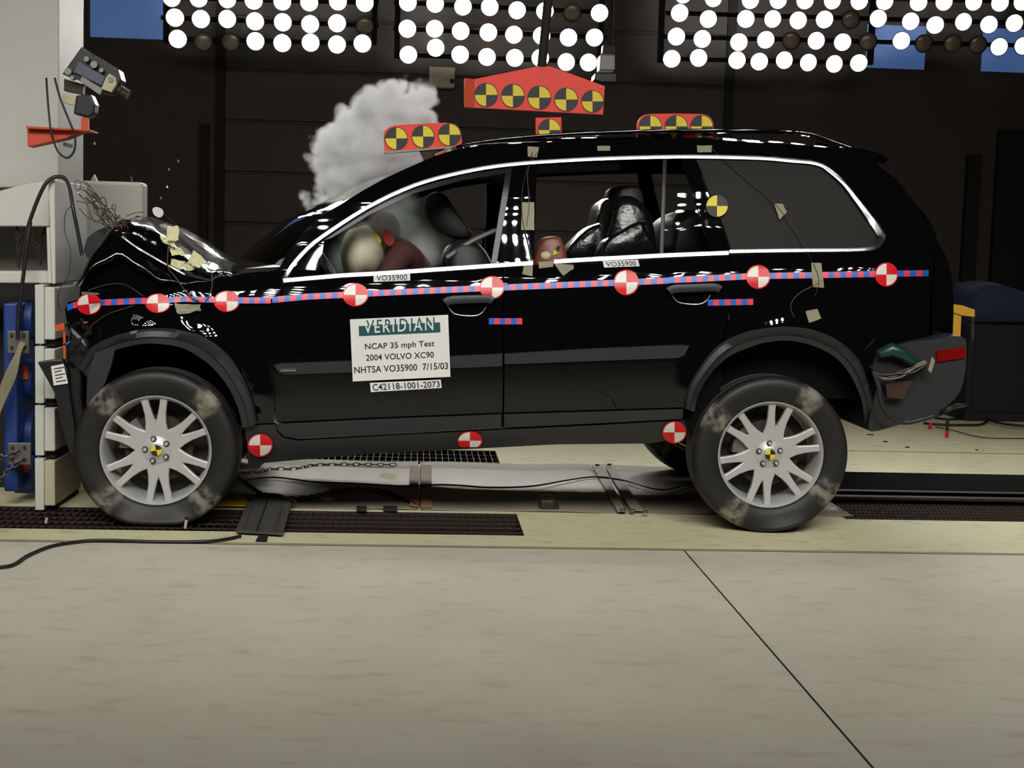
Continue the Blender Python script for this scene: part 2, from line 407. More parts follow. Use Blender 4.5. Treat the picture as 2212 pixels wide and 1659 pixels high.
# ------------------------------------------------------------------ setting: floor, walls, windows
WY = 7.4
def YF(px, py): return PZ(px, py).y
y_joint = YF(1106, 1184); y_g0 = YF(700, 1151); y_g1 = YF(700, 1104); y_c0 = YF(1106, 1106); y_c1 = YF(1106, 1003)
y_f0 = YF(900, 1002); y_f1 = YF(900, 971); x_gn = PZ(1130, 1150).x; x_gf = PZ(1080, 1000).x
y_r0 = YF(2000, 1124); y_r1 = YF(2000, 1022); x_r = PZ(1826, 1120).x; y_fl = YF(2000, 977)
holes = [(-6, x_gn, y_g0, y_g1), (-6, x_gf, y_f0, y_f1), (x_r, 7.0, y_r0, y_r1)]
xs = sorted({-7.0, 7.0, x_gn, x_gf, x_r, -6}); ys = sorted({-6.5, WY+.0, y_joint, y_g0, y_g1, y_f0, y_f1, y_r0, y_r1, y_fl})
mb = MB()
for i in range(len(xs)-1):
    for j in range(len(ys)-1):
        mx_, my_ = (xs[i]+xs[i+1])/2, (ys[j]+ys[j+1])/2
        if any(a < mx_ < b and c < my_ < d for a, b, c, d in holes): continue
        mb.add([(xs[i], ys[j], 0), (xs[i+1], ys[j], 0), (xs[i+1], ys[j+1], 0), (xs[i], ys[j+1], 0)], [(0, 1, 2, 3)], 1 if my_ > y_joint else 0)
for a, b, c, d in holes:
    for (p, q) in (((a, c), (b, c)), ((b, c), (b, d)), ((b, d), (a, d)), ((a, d), (a, c))):
        mb.add([(p[0], p[1], 0), (q[0], q[1], 0), (q[0], q[1], -.25), (p[0], p[1], -.25)], [(0, 1, 2, 3)], 2)
    mb.add([(a, c, -.25), (b, c, -.25), (b, d, -.25), (a, d, -.25)], [(0, 1, 2, 3)], 2)
struct(mb.build('floor', ['floor', 'lane', 'dark'], origin=(0, 0, 0)))
# joints sealed with dark filler, lying in the slab surface
def joint(n, a, b, wd):
    d = (b-a).normalized(); s_ = Vector((-d.y, d.x, 0))*wd
    struct(MB().prism([a-s_, b-s_, b+s_, a+s_], (0, 0, .0015)).build('trim_%d' % n, 'dark'))
joint(1, Vector((-7, y_joint, 0)), Vector((7, y_joint, 0)), .004)
_j = PZ(1480, 1192); joint(2, Vector((_j.x, -6.4, 0)), Vector((_j.x, y_joint, 0)), .003)
joint(3, Vector((x_r-.3, y_fl, 0)), Vector((7, y_fl, 0)), .005)
joint(4, Vector((-7, y_joint+.025, 0)), Vector((7, y_joint+.025, 0)), .0015)
# back wall with sectional door
struct(MB().box((-7, WY, -.3), (7, WY+.2, 6.5)).build('wall_back', 'wall'))
struct(MB().box((-7.2, -7, -.3), (-7, WY, 6.5)).build('wall_left', 'wall'))
struct(MB().box((7, -7, -.3), (7.2, WY, 6.5)).build('wall_right', 'wall'))
struct(MB().box((-7, -7.2, -.3), (7, -7, 6.5)).build('wall_front', 'dark'))
struct(MB().box((-7.2, -7.2, 6.5), (7.2, WY+.2, 6.7)).build('ceiling', 'dark'))
def garage(n, x0, x1, ztop, rows):
    r = struct(MB().box((x0-.09, WY-.05, 0), (x0, WY, ztop+.1)).box((x1, WY-.05, 0), (x1+.09, WY, ztop+.1)).box((x0-.09, WY-.05, ztop), (x1+.09, WY, ztop+.1)).build('door_%d' % n, 'dark'))
    for i in range(rows):
        z0 = ztop*i/rows; z1 = ztop*(i+1)/rows-.03
        q = MB().box((x0, WY-.03, z0), (x1, WY, z1)); bevel(q.build('door_section', 'doorp', r), .008)
    return r
garage(1, P(486, 300, WY).x, P(1560, 300, WY).x, 4.4, 9)
for n, (a, b, c, d) in enumerate([(196, -60, 362, 80), (1868, 58, 2000, 146), (2118, 68, 2300, 154)], 1):
    p0 = P(a, d, WY); p1 = P(c, b, WY)
    struct(MB().box((p0.x, WY-.02, p0.z), (p1.x, WY-.005, p1.z)).build('window_%d' % n, 'winblue'))
for n, (a, b, c, d) in enumerate([(2125, 285, 2300, 820), (2062, 335, 2120, 820), (428, 268, 450, 760)], 5):
    p0 = P(a, d, WY-.05); p1 = P(c, b, WY-.05)
    struct(MB().box((p0.x, WY-.08, max(0, p0.z)), (p1.x, WY, p1.z)).build('trim_%d' % n, 'dark'))

# ------------------------------------------------------------------ floodlights
LY = 6.6
LA = [(371, -5, 1), (429, -4, 1), (491, -2, 1), (548, 1, 1), (610, 3, 1), (668, 5, 1), (730, 3, 1), (788, 6, 1)]
LB = [(378, 38, 1), (434, 41, 1), (491, 41, 1), (551, 46, 1), (611, 48, 1), (670, 52, 1), (728, 50, 1), (788, 56, 0)]
LC = [(384, 84, 1), (439, 90, 0), (498, 91, 0), (552, 89, 1), (610, 93, 1), (671, 92, 1), (728, 96, 1), (783, 94, 1)]
MA = [(881, 5, 1), (940, 8, 1), (1000, 14, 1), (1058, 15, 1), (1117, 22, 1), (1177, 24, 1), (1236, 27, 0), (1295, 28, 1)]
MBk = [(880, 62, 1), (939, 62, 1), (995, 67, 1), (1055, 70, 1), (1110, 75, 1), (1170, 77, 1), (1228, 81, 1), (1284, 81, 1)]
MC = [(882, 118, 1), (941, 103, 1), (994, 118, 1), (1052, 123, 1), (1112, 125, 1), (1167, 125, 1), (1223, 134, 1), (1271, 135, 1)]
RA = [(1476, -12, 1), (1541, -4, 1), (1621, 0, 1), (1681, 0, 1), (1739, 1, 1), (1798, 1, 1), (1856, 2, 1), (1911, 3, 1), (1984, 5, 1), (2039, 4, 1), (2103, 4, 1), (2160, 6, 1), (2208, 4, 1)]
RB = [(1468, 28, 1), (1530, 41, 1), (1611, 41, 1), (1669, 41, 1), (1724, 44, 1), (1781, 42, 1), (1838, 43, 0), (1897, 40, 1), (1967, 46, 1), (2020, 54, 1), (2081, 47, 1), (2136, 53, 1), (2191, 50, 1)]
RC = [(1461, 79, 1), (1517, 84, 1), (1596, 91, 1), (1654, 86, 1), (1709, 88, 0), (1763, 88, 1), (1820, 91, 1), (1875, 90, 0), (1947, 88, 1), (1996, 94, 0), (2058, 94, 0), (2113, 97, 0), (2158, 101, 1), (2210, 99, 1)]
RD = [(1451, 127, 1), (1509, 125, 1), (1592, 130, 1), (1640, 133, 1), (1694, 130, 1), (1746, 135, 1), (1802, 138, 1), (1855, 136, 1)]
def lamp_proto(on):
    r = thing('floodlight', 'floodlight', 'floodlight', (0, 0, 0))
    R = .0815
    h = MB().lathe([(R*.35, .13), (R*.5, .12), (R*.62, .08), (R*1.04, .012), (R*1.06, -.004), (R*.98, -.006), (R*.95, .0)], 20)
    h.build('lamp_housing', 'darksteel', r, 50, origin=(0, 0, 0))
    g = MB().lathe([(0.0001, -.012), (R*.5, -.010), (R*.9, -.002), (R*.97, .004)], 16)
    g.build('lamp_glass', 'lit' if on else 'frost', r, True, origin=(0, 0, 0))
    return r
def dupt(root, loc, rot, label, group):
    r = root.copy(); C.objects.link(r); r.location = loc; r.rotation_euler = rot; r['label'] = label; r['group'] = group
    for ch in list(root.children):
        c = ch.copy(); C.objects.link(c); c.parent = r
    return r
protos = {1: lamp_proto(1), 0: lamp_proto(0)}; used = {1: False, 0: False}
ORD = ['first', 'second', 'third', 'fourth', 'fifth', 'sixth', 'seventh', 'eighth', 'ninth', 'tenth', 'eleventh', 'twelfth', 'thirteenth', 'fourteenth']
def place_lamp(loc, rot, on, label, group):
    if not used[on]:
        r = protos[on]; used[on] = True; r.location = loc; r.rotation_euler = rot; r['label'] = label; r['group'] = group
    else: r = dupt(protos[on], loc, rot, label, group)
    return r
banks = [('left', [LA, LB, LC], ['top', 'middle', 'lowest']), ('middle', [MA, MBk, MC], ['top', 'middle', 'lowest']), ('right', [RA, RB, RC, RD], ['top', 'upper middle', 'lower middle', 'lowest'])]
rl = random.Random(3)
for bn, rows, rn in banks:
    rack = thing('lamp_rack', 'dark steel rack carrying the %s bank of round floodlights' % bn, 'rack', P(rows[0][0][0], rows[-1][0][1], LY), 'racks behind the floodlights')
    for row, nm in zip(rows, rn):
        for i, (a, b, on) in enumerate(row):
            p = P(a, b, LY)
            pitch = -math.atan2(p.z-1.0, p.y+1.0)
            place_lamp(p, (-pitch*.8+rl.uniform(-.08, .08), 0, rl.uniform(-.1, .1)), on,
                       '%s floodlight, %s from left in the %s row of the %s bank' % ('lit white' if on else 'unlit', ORD[i], nm, bn), 'floodlights of the %s bank' % bn)
        a = P(row[0][0]-30, row[0][1], LY+.14); b = P(row[-1][0]+30, row[-1][1], LY+.14)
        MB().tube([a, b], .022, 6).build('rack_bar', 'dark', rack)
    for a in (rows[-1][0][0]-25, rows[-1][-1][0]+25):
        p = P(a, rows[-1][0][1]+8, LY+.18); MB().box((p.x-.025, LY+.16, p.z), (p.x+.025, LY+.21, 6.5)).build('rack_post', 'dark', rack)
# unseen ceiling banks: camera-side ones read from paint reflections, car-roof one added for light
gi = 0
for bi, (yc, zc, rows_n, cols_n, xx) in enumerate([(-5.2, 4.6, 6, 9, (-2.6, 0.0, 2.6)), (-5.2, 4.6, 4, 6, (-5.2, 5.2)), (2.6, 5.6, 2, 7, (-2.7, 0, 2.7))]):
    ang = .93 if bi < 2 else -.2
    for bx in xx:
        for i in range(cols_n):
            for j in range(rows_n):
                dy_ = (j-(rows_n-1)/2)*.30
                lp_ = place_lamp((bx+(i-(cols_n-1)/2)*.26, yc+dy_*math.cos(ang), zc+math.sin(ang)*dy_), (PI/2+ang+rl.uniform(-.06, .06), 0, 0), 1, 'lit round unseen ceiling floodlight above the top edge of the picture', 'ceiling floodlights over the car'); lp_.scale = (.8, .8, .8)
        r = thing('lamp_rack', 'dark ceiling rack of floodlights hung over the %s' % ('camera side' if bi < 2 else 'car roof as added light'), 'rack', (bx, yc, zc+.14), 'ceiling racks')
        for j in range(rows_n):
            dy_ = (j-(rows_n-1)/2)*.30
            MB().tube([(bx-1.15, yc+dy_*math.cos(ang)-.13*math.sin(ang), zc+math.sin(ang)*dy_+.13*math.cos(ang)), (bx+1.15, yc+dy_*math.cos(ang)-.13*math.sin(ang), zc+math.sin(ang)*dy_+.13*math.cos(ang))], .02, 6).build('rack_bar', 'dark', r)
# ------------------------------------------------------------------ the car
car = thing('car', 'black crashed sport utility car with silver wheels and a buckled front', 'car', (.2, .95, 0))
DLO = [(618, 604), (628, 577), (655, 545), (692, 513), (793, 447), (894, 399), (996, 371), (1100, 354), (1242, 344), (1370, 339), (1495, 337), (1640, 340), (1712, 347), (1760, 352), (1791, 366), (1821, 393), (1851, 429), (1881, 468), (1905, 496), (1910, 514), (1895, 536)]
ARCHF_O = [(556, 915), (549, 880), (538, 845), (513, 795), (480, 756), (432, 725), (370, 711), (310, 711), (240, 728), (195, 752), (166, 790)]
ARCHF_I = [(524, 925), (515, 885), (498, 845), (472, 808), (440, 778), (395, 752), (345, 743), (300, 744), (248, 757), (212, 780), (188, 815)]
ARCHR_O = [(1478, 882), (1484, 845), (1503, 806), (1545, 751), (1597, 722), (1645, 710), (1700, 706), (1754, 712), (1806, 733), (1850, 770), (1872, 815), (1886, 865), (1892, 922)]
ARCHR_I = [(1500, 890), (1508, 855), (1531, 813), (1575, 770), (1635, 745), (1668, 738), (1704, 736), (1754, 746), (1803, 771), (1833, 804), (1852, 840), (1864, 878), (1868, 926)]
FENDER = [(150, 728), (140, 668), (148, 652), (200, 640), (300, 637), (400, 622), (480, 601), (530, 590), (600, 583), (611, 602), (603, 640), (596, 760), (592, 913)]+ARCHF_O
panel('front_fender', FENDER, 'paint', car, dy=.006)
panel('front_door', [(615, 607), (813, 595), (1084, 576), (1086, 640), (1085, 891), (800, 902), (596, 912), (593, 780), (604, 660)], 'paint', car)
panel('rear_door', [(1089, 576), (1333, 561), (1573, 549), (1577, 600), (1574, 690), (1558, 735), (1530, 765), (1500, 808), (1482, 848), (1478, 880), (1089, 891)], 'paint', car)
TOPE = [(1640, 309), (1730, 313), (1830, 323), (1868, 331), (1900, 360), (1935, 386), (1965, 424), (1988, 455), (2006, 490), (2014, 530), (2012, 600), (2008, 660), (2005, 735)]
panel('rear_quarter_panel', [(1578, 600), (1576, 549), (1640, 543), (1893, 540)]+DLO[::-1][1:9]+[(1640, 325)]+TOPE[0:]+[(1940, 741), (1890, 775), (1872, 812)]+ARCHR_O[3:10][::-1]+[(1562, 737), (1577, 690)], 'paint', car)
ROOFE = [(640, 527), (650, 510), (684, 472), (730, 445), (783, 412), (830, 386), (877, 364), (940, 337), (1003, 319), (1100, 309), (1240, 304), (1400, 301), (1560, 303), (1640, 308)]
panel('roof_side_frame', [(598, 582), (606, 574), (622, 545)]+ROOFE+[(1640, 338)]+DLO[:11][::-1]+[(612, 600)], 'paint', car, dy=.002)
panel('center_pillar', [(1108, 352), (1162, 349), (1158, 400), (1153, 569), (1072, 575), (1085, 500), (1100, 410)], 'paint', car, dy=.006, crown=1115)
panel('rear_pillar', [(1469, 338), (1499, 338), (1522, 400), (1558, 485), (1579, 546), (1535, 549), (1517, 480), (1492, 400)], 'paint', car, dy=.006, crown=1545)
panel('mirror_base', [(625, 602), (634, 580), (660, 549), (701, 512), (697, 540), (687, 598)], 'paint', car, dy=.008)
strip('window_divider', [(1436, 342), (1433, 440), (1429, 551)], 4.5, 'plastic', car, dy=.006, depth=.008)
panel('window_frame', [(692, 522), (704, 512), (793, 455), (894, 407), (996, 379), (1106, 362), (1099, 410), (1072, 573), (1060, 574), (1088, 400), (1092, 374), (1000, 389), (895, 417), (800, 463), (716, 514)], 'blackp', car, dy=.010)
panel('fixed_rear_door_window', [(1441, 343), (1475, 341), (1497, 400), (1537, 547), (1433, 553)], 'glass', car, dy=.016, thick=.004)
panel('rear_quarter_window', [(1502, 341), (1640, 344), (1712, 351), (1757, 356), (1788, 370), (1818, 397), (1848, 433), (1877, 472), (1901, 500), (1905, 514), (1891, 533), (1640, 541), (1582, 543), (1562, 485), (1526, 400)], 'tint', car, dy=.010, thick=.004)
# belt and roof mouldings
strip('window_molding', [(612, 606), (740, 595), (813, 591), (960, 581), (1092, 572), (1151, 568)], 4.8, 'chrome', car, dy=0, depth=.010, smooth=60, rnd_=True)
strip('window_molding', [(1197, 565), (1333, 557), (1450, 551), (1574, 546)], 4.8, 'chrome', car, dy=0, depth=.010, smooth=60, rnd_=True)
strip('window_molding', [(1576, 543), (1700, 541), (1820, 540), (1872, 538), (1895, 534)], 4.2, 'chrome', car, dy=.0, depth=.010, smooth=60, rnd_=True)
strip('window_molding', [(612, 606), (628, 578), (655, 546), (692, 514), (793, 448), (894, 400), (996, 372), (1100, 355), (1242, 345), (1370, 340), (1495, 338), (1640, 341), (1712, 347), (1760, 352), (1791, 365), (1821, 392), (1851, 428), (1881, 467), (1903, 496), (1908, 515), (1895, 534)], 4.2, 'chrome', car, dy=.0, depth=.010, smooth=60, rnd_=True)
strip('window_molding', [(1780, 361), (1821, 394), (1851, 431), (1880, 470), (1900, 500), (1904, 516), (1890, 532), (1872, 537)], (2, 4, 6, 9, 9, 6, 2), 'chrome', car, dy=-.006, depth=.008, smooth=60, rnd_=True)
strip('roof_molding', [(1090, 318), (1200, 311), (1290, 309)], 3.5, 'steel', car, dy=.02, depth=.01)
# lower cladding
panel('door_cladding', [(597, 916), (800, 906), (1083, 895), (1083, 924), (800, 939), (640, 948), (613, 941), (600, 930)], 'plastic', car, dy=-.004)
panel('door_cladding', [(1089, 895), (1476, 884), (1474, 905), (1300, 914), (1089, 924)], 'plastic', car, dy=-.004)
panel('sill_panel', [(528, 919), (594, 917), (598, 932), (610, 945), (640, 952), (800, 943), (1085, 928), (1300, 918), (1478, 908), (1486, 944), (1405, 958), (1200, 960), (1050, 968), (800, 980), (571, 1000), (556, 1014), (536, 1012), (534, 960)], 'plastic', car, dy=.004, thick=.06)
panel('side_molding', [(592, 789), (605, 786), (800, 779), (1085, 765), (1085, 791), (800, 803), (615, 809), (602, 804)], 'plastic', car, dy=-.018, thick=.02)
panel('side_molding', [(1090, 765), (1300, 753), (1470, 746), (1489, 747), (1478, 768), (1466, 773), (1200, 783), (1090, 787)], 'plastic', car, dy=-.018, thick=.02)
strip('molding_badge', [(606, 800), (640, 799)], 3.5, 'chrome', car, dy=-.02, depth=.006)
def arch(outer, inner, n=5):
    a = sp2(outer, n); b = sp2(inner, n); V = []; F = []
    K = [(0, .01, 0), (0, -.016, 0), (.18, -.030, 0), (.55, -.036, 0), (.62, -.028, 0), (1, -.026, 0), (1.0, .015, 0), (1.0, .10, 0)]
    for (x0, y0), (x1, y1) in zip(a, b):
        for t, d, _ in K: V.append(PS(lerp(x0, x1, t), lerp(y0, y1, t), d))
    k = len(K)
    for i in range(len(a)-1):
        for j in range(k-1): F.append((i*k+j, i*k+j+1, (i+1)*k+j+1, (i+1)*k+j))
    return obj('wheel_arch_trim', V, F, 'plastic', car, 35)
arch(ARCHF_O, ARCHF_I); arch(ARCHR_O, ARCHR_I)
def liner(inner, n=4):
    b = sp2(inner, n); V = []; F = []
    for (x, y) in b:
        for d in (.07, .25, .62): V.append(PS(x, y, .07)+Vector((0, d-.07, 0)))
    for i in range(len(b)-1):
        for j in range(2): F.append((i*3+j, i*3+j+1, (i+1)*3+j+1, (i+1)*3+j))
    c = PS(sum(x for x, y in b)/len(b), max(y for x, y in b), .07)+Vector((0, .55, 0)); V.append(c); k = len(V)-1
    for i in range(len(b)-1): F.append((i*3+2, k, (i+1)*3+2))
    return obj('wheel_well_liner', V, F, 'matte', car, 40)
liner(ARCHF_I); liner(ARCHR_I)
# far side body, mirrored, open windows; unseen sill raised to let light under
w1 = [(700, 518), (793, 455), (894, 407), (996, 379), (1100, 364), (1092, 410), (1070, 573), (813, 592), (692, 598)]
w2 = [(1162, 356), (1242, 351), (1370, 346), (1470, 344), (1535, 545), (1333, 557), (1156, 567)]
w3 = [(1506, 345), (1640, 347), (1757, 359), (1815, 399), (1875, 474), (1900, 508), (1888, 531), (1640, 539), (1584, 541)]
SIDE = [(150, 728), (140, 668), (200, 640), (400, 622), (530, 590), (600, 578), (622, 545)]+ROOFE+TOPE+[(1940, 741), (1890, 790)]+ARCHR_O[::-1][1:]+[(1478, 890), (1400, 930), (1050, 938), (571, 960), (550, 945)]+ARCHF_O
panel('far_side_body', SIDE, 'paint', car, holes=[w1, w2, w3], mirror=True, gx=.1, gz=.05)
# roof, windscreen, tailgate: lofts between the near edge and its mirror
def loft(name, edge, m, crown, bulge, n=10, dy=.0, smooth=50, sub=4):
    e = [PS(a, b, dy) for a, b in sp2(edge, sub)]; V = []; F = []
    N = len(e)
    for i, p in enumerate(e):
        for j in range(n+1):
            u = j/n; k = 4*u*(1-u); cb = bulge(i/(N-1)) if callable(bulge) else bulge; cc = crown(i/(N-1)) if callable(crown) else crown
            V.append(Vector((p.x+cb*k, lerp(p.y, CARW-p.y, u), p.z+cc*k)))
    for i in range(N-1):
        for j in range(n): F.append((i*(n+1)+j, i*(n+1)+j+1, (i+1)*(n+1)+j+1, (i+1)*(n+1)+j))
    return obj(name, V, F, m, car, smooth)
loft('roof', [(940, 337), (1003, 319), (1100, 309), (1240, 304), (1400, 301), (1560, 303), (1640, 308), (1730, 313), (1830, 323)], 'paint', .05, 0, dy=.004)
loft('windshield', [(606, 574), (622, 545), (650, 510), (684, 472), (730, 445), (783, 412), (830, 386), (877, 364), (940, 338)], 'wscreen', .02, lambda t: -.26*(1-t)-.02, dy=.004)
loft('tailgate', [(1868, 331), (1900, 360), (1935, 386), (1965, 424), (1988, 455), (2006, 490), (2014, 530), (2012, 600), (2008, 660), (2005, 735)], 'paint', .0, lambda t: .04+.14*min(1, t*1.6), dy=.004)
sp = MB()
for y0, y1 in ((.45, CARW-.45),):
    a = [P(1826, 318, .45), P(1868, 322, .45), P(1908, 333, .45), P(1924, 346, .45), P(1914, 354, .45), P(1868, 345, .45)]
    sp.prism(a, (0, y1-y0, 0))
bevel(sp.build('roof_spoiler', 'paint', car), .006)
# the tall tail lamp at the corner and the inner edge of the tailgate
panel('tail_lamp', [(2007, 490), (2030, 530), (2046, 560), (2058, 610), (2060, 660), (2058, 728), (2016, 733), (2012, 660), (2016, 590), (2016, 530)], 'paint', car, dy=.012, thick=.05)
# roof rails
def rail(side):
    t = [(985, 320), (1010, 313), (1080, 303), (1180, 294), (1290, 288), (1380, 285), (1500, 283), (1640, 284), (1720, 287), (1758, 293), (1800, 308), (1836, 321)]
    V = []; 
    c = [PS(a, b, .12) for a, b in sp2(t, 5)]
    if side: c = [Vector((p.x, CARW-p.y, p.z)) for p in c]
    mb = MB(); K = [(-.018, -.010), (.018, -.010), (.022, 0), (.018, .010), (-.018, .010), (-.022, 0)]
    F = []
    for p in c:
        for a, b in K: V.append(p+Vector((0, a, b)))
    k = 6
    for i in range(len(c)-1):
        for j in range(k): F.append((i*k+j, i*k+(j+1) % k, (i+1)*k+(j+1) % k, (i+1)*k+j))
    mb.add(V, F)
    for px in (1445, 1790):
        q = [P(px-18, 300 if px < 1700 else 316, c[0].y), P(px+22, 302 if px < 1700 else 320, c[0].y), P(px+12, 284 if px < 1700 else 308, c[0].y), P(px-12, 284 if px < 1700 else 304, c[0].y)]
        yy = c[len(c)//2].y; q = [Vector((v.x, yy-.012, v.z)) for v in q]; mb.prism(q, (0, .024, 0))
    return mb.build('roof_rail', 'paint', car, 45)
rail(0); rail(1)
# buckled hood
rows = [
 [(165, 618, .10), (196, 588, .10), (252, 560, .12), (310, 590, .12), (370, 612, .14), (440, 608, .16), (505, 600, .18)],
 [(172, 606, .14), (205, 550, .16), (250, 502, .20), (330, 535, .22), (385, 582, .22), (438, 596, .22), (500, 592, .22)],
 [(180, 600, .30), (222, 528, .32), (268, 482, .36), (342, 506, .40), (398, 545, .45), (446, 575, .45), (500, 586, .40)],
 [(190, 590, .7), (236, 520, .75), (285, 476, .8), (352, 496, .85), (408, 530, .9), (455, 562, .9), (506, 580, .8)],
 [(200, 585, 1.2), (248, 520, 1.2), (300, 474, 1.25), (368, 488, 1.3), (420, 512, 1.3), (468, 545, 1.25), (515, 577, 1.2)],
 [(210, 585, 1.65), (255, 530, 1.65), (318, 480, 1.65), (385, 496, 1.65), (440, 522, 1.65), (485, 552, 1.65), (525, 578, 1.65)]]
G = [[P(*c) for c in spline(r, 5)] for r in rows]
cols = [spline([G[i][j] for i in range(len(G))], 4) for j in range(len(G[0]))]
V = []; F = []; rh = random.Random(5); nc = len(cols); nr = len(cols[0])
for j in range(nc):
    for i in range(nr):
        v = cols[j][i]; k = .010*math.sin(v.x*21+v.y*7)*math.cos(v.y*13-v.x*11)+.006*math.sin(v.x*53+v.y*31)
        V.append(v+Vector((0, 0, k)))
for j in range(nc-1):
    for i in range(nr-1): F.append((j*nr+i, j*nr+i+1, (j+1)*nr+i+1, (j+1)*nr+i))
o = obj('hood', V, F, 'crushed', car, 45); s_ = o.modifiers.new('solid', 'SOLIDIFY'); s_.thickness = .006
pan = MB().prism([P(a, b, .16) for a, b in [(168, 660), (172, 618), (190, 588), (248, 512), (262, 506), (300, 534), (345, 560), (400, 590), (470, 606), (500, 612), (420, 640), (300, 650)]], (0, .05, 0)); bevel(pan.build('inner_fender', 'crushed', car), .01)
# dark engine bay, firewall; under body pale and raised to bounce light
ob = MB().box((P(190, 600, .5).x, .30, .42), (P(590, 600, .5).x, 1.55, .98)); bevel(ob.build('engine_bay', 'matte', car), .04)
MB().box((P(590, 600, .5).x, .12, .50), (P(1480, 600, .5).x, CARW-.12, .58)).build('underbody', 'under', car)
MB().box((P(1480, 600, .5).x, .36, .56), (P(1900, 600, .5).x, CARW-.36, .72)).build('rear_floor_pan', 'matte', car)
MB().box((P(600, 600, .5).x, .16, .62), (P(690, 600, .5).x, CARW-.16, 1.0)).build('dashboard', 'matte', car)
ob = MB(); a = [P(500, 596, .3), P(530, 580, .3), P(640, 575, .3), P(620, 615, .3), P(520, 625, .3)]; ob.prism(a, (0, 1.25, 0)); ob.build('cowl', 'blackp', car)
# door inner panels (dark backing behind the skins) so that gaps read black
for sgn in (0, 1):
    y = .10 if not sgn else CARW-.10
    MB().box((P(605, 700, .1).x, y-.02, .46), (P(1560, 700, .1).x, y+.02, .93)).build('door_lining', 'matte', car)
MB().box((P(1560, 700, .1).x, .16, .62), (P(1960, 700, .1).x, CARW-.16, .98)).build('cargo_lining', 'matte', car)
# rear bumper
def bump(name, outl, m, y0, wrap, th=None, bev=.02):
    mb_ = MB(); pts = [P(a, b, y0) for a, b in outl]; mb_.prism(pts, (0, wrap, 0)); return bevel(mb_.build(name, m, car), bev, 3, 30)
BUMP = [(1892, 790), (1915, 752), (1960, 738), (2030, 730), (2070, 724), (2092, 729), (2097, 742), (2096, 790), (2086, 834), (2070, 858), (2040, 880), (1990, 901), (1935, 914), (1872, 928), (1868, 905), (1880, 850)]
def bumper():
    N = 14; V = []; F = []; b = sp2(BUMP, 3, True); n = len(b)
    cx = 1885
    for j in range(N+1):
        u = j/N; yy = .05+u*(CARW-.10); k = abs(2*u-1); pull = k**5*.05
        for (x, y) in b:
            p = P(x, y, .12); fx = max(0, (x-cx)/(2097-cx))
            V.append(Vector((p.x-pull*fx+.045*fx*(1-k), yy, p.z)))
    for j in range(N):
        for i in range(n): F.append((j*n+i, j*n+(i+1) % n, (j+1)*n+(i+1) % n, (j+1)*n+i))
    F += [tuple(range(n))[::-1], tuple(N*n+i for i in range(n))]
    return obj('rear_bumper', V, F, 'plastic', car, 35)
bb_ = bumper()
patch('reflector', [(2024, 757), (2085, 749), (2085, 773), (2024, 782)], 'redlens', car, plane=.038, n=2, th=.012)
# wheels ------------------------------------------------------------
def pt_tyre():
    m = bpy.data.materials.new('tyre_rubber_with_pale_marks'); m.use_nodes = True; nt = m.node_tree; L = nt.links; b = nt.nodes['Principled BSDF']
    b.inputs['Roughness'].default_value = .5; b.inputs['Specular IOR Level'].default_value = .35
    tc = nt.nodes.new('ShaderNodeTexCoord'); sx = nt.nodes.new('ShaderNodeSeparateXYZ'); L.new(tc.outputs['Object'], sx.inputs[0])
    at = nt.nodes.new('ShaderNodeMath'); at.operation = 'ARCTAN2'; L.new(sx.outputs['Z'], at.inputs[0]); L.new(sx.outputs['X'], at.inputs[1])
    def mth(op, a, v=None, c=None):
        x = nt.nodes.new('ShaderNodeMath'); x.operation = op; L.new(a, x.inputs[0])
        if v is not None:
            if isinstance(v, (int, float)): x.inputs[1].default_value = v
            else: L.new(v, x.inputs[1])
        return x.outputs[0]
    # four soft pale marks a quarter turn apart
    q = mth('MULTIPLY', at.outputs[0], 2.0); q = mth('SINE', q); q = mth('ABSOLUTE', q)
    r = nt.nodes.new('ShaderNodeMapRange'); r.inputs['From Min'].default_value = .90; r.inputs['From Max'].default_value = .998; r.interpolation_type = 'SMOOTHSTEP'; L.new(q, r.inputs['Value'])
    n = nt.nodes.new('ShaderNodeTexNoise'); n.inputs['Scale'].default_value = 22; L.new(tc.outputs['Object'], n.inputs['Vector'])
    r2 = nt.nodes.new('ShaderNodeMapRange'); r2.inputs['From Min'].default_value = .34; r2.inputs['From Max'].default_value = .60; L.new(n.outputs['Fac'], r2.inputs['Value'])
    f = mth('MULTIPLY', r.outputs[0], r2.outputs[0]); f = mth('MULTIPLY', f, .8)
    gy = nt.nodes.new('ShaderNodeMapRange'); gy.inputs['From Min'].default_value = .03; gy.inputs['From Max'].default_value = .015; L.new(sx.outputs['Y'], gy.inputs['Value'])
    f = mth('MULTIPLY', f, gy.outputs[0])
    x = nt.nodes.new('ShaderNodeMix'); x.data_type = 'RGBA'; L.new(f, x.inputs[0]); x.inputs[6].default_value = lin((28, 27, 27)); x.inputs[7].default_value = lin((132, 124, 112)); L.new(x.outputs[2], b.inputs['Base Color'])
    return m
M['tyre'] = pt_tyre()
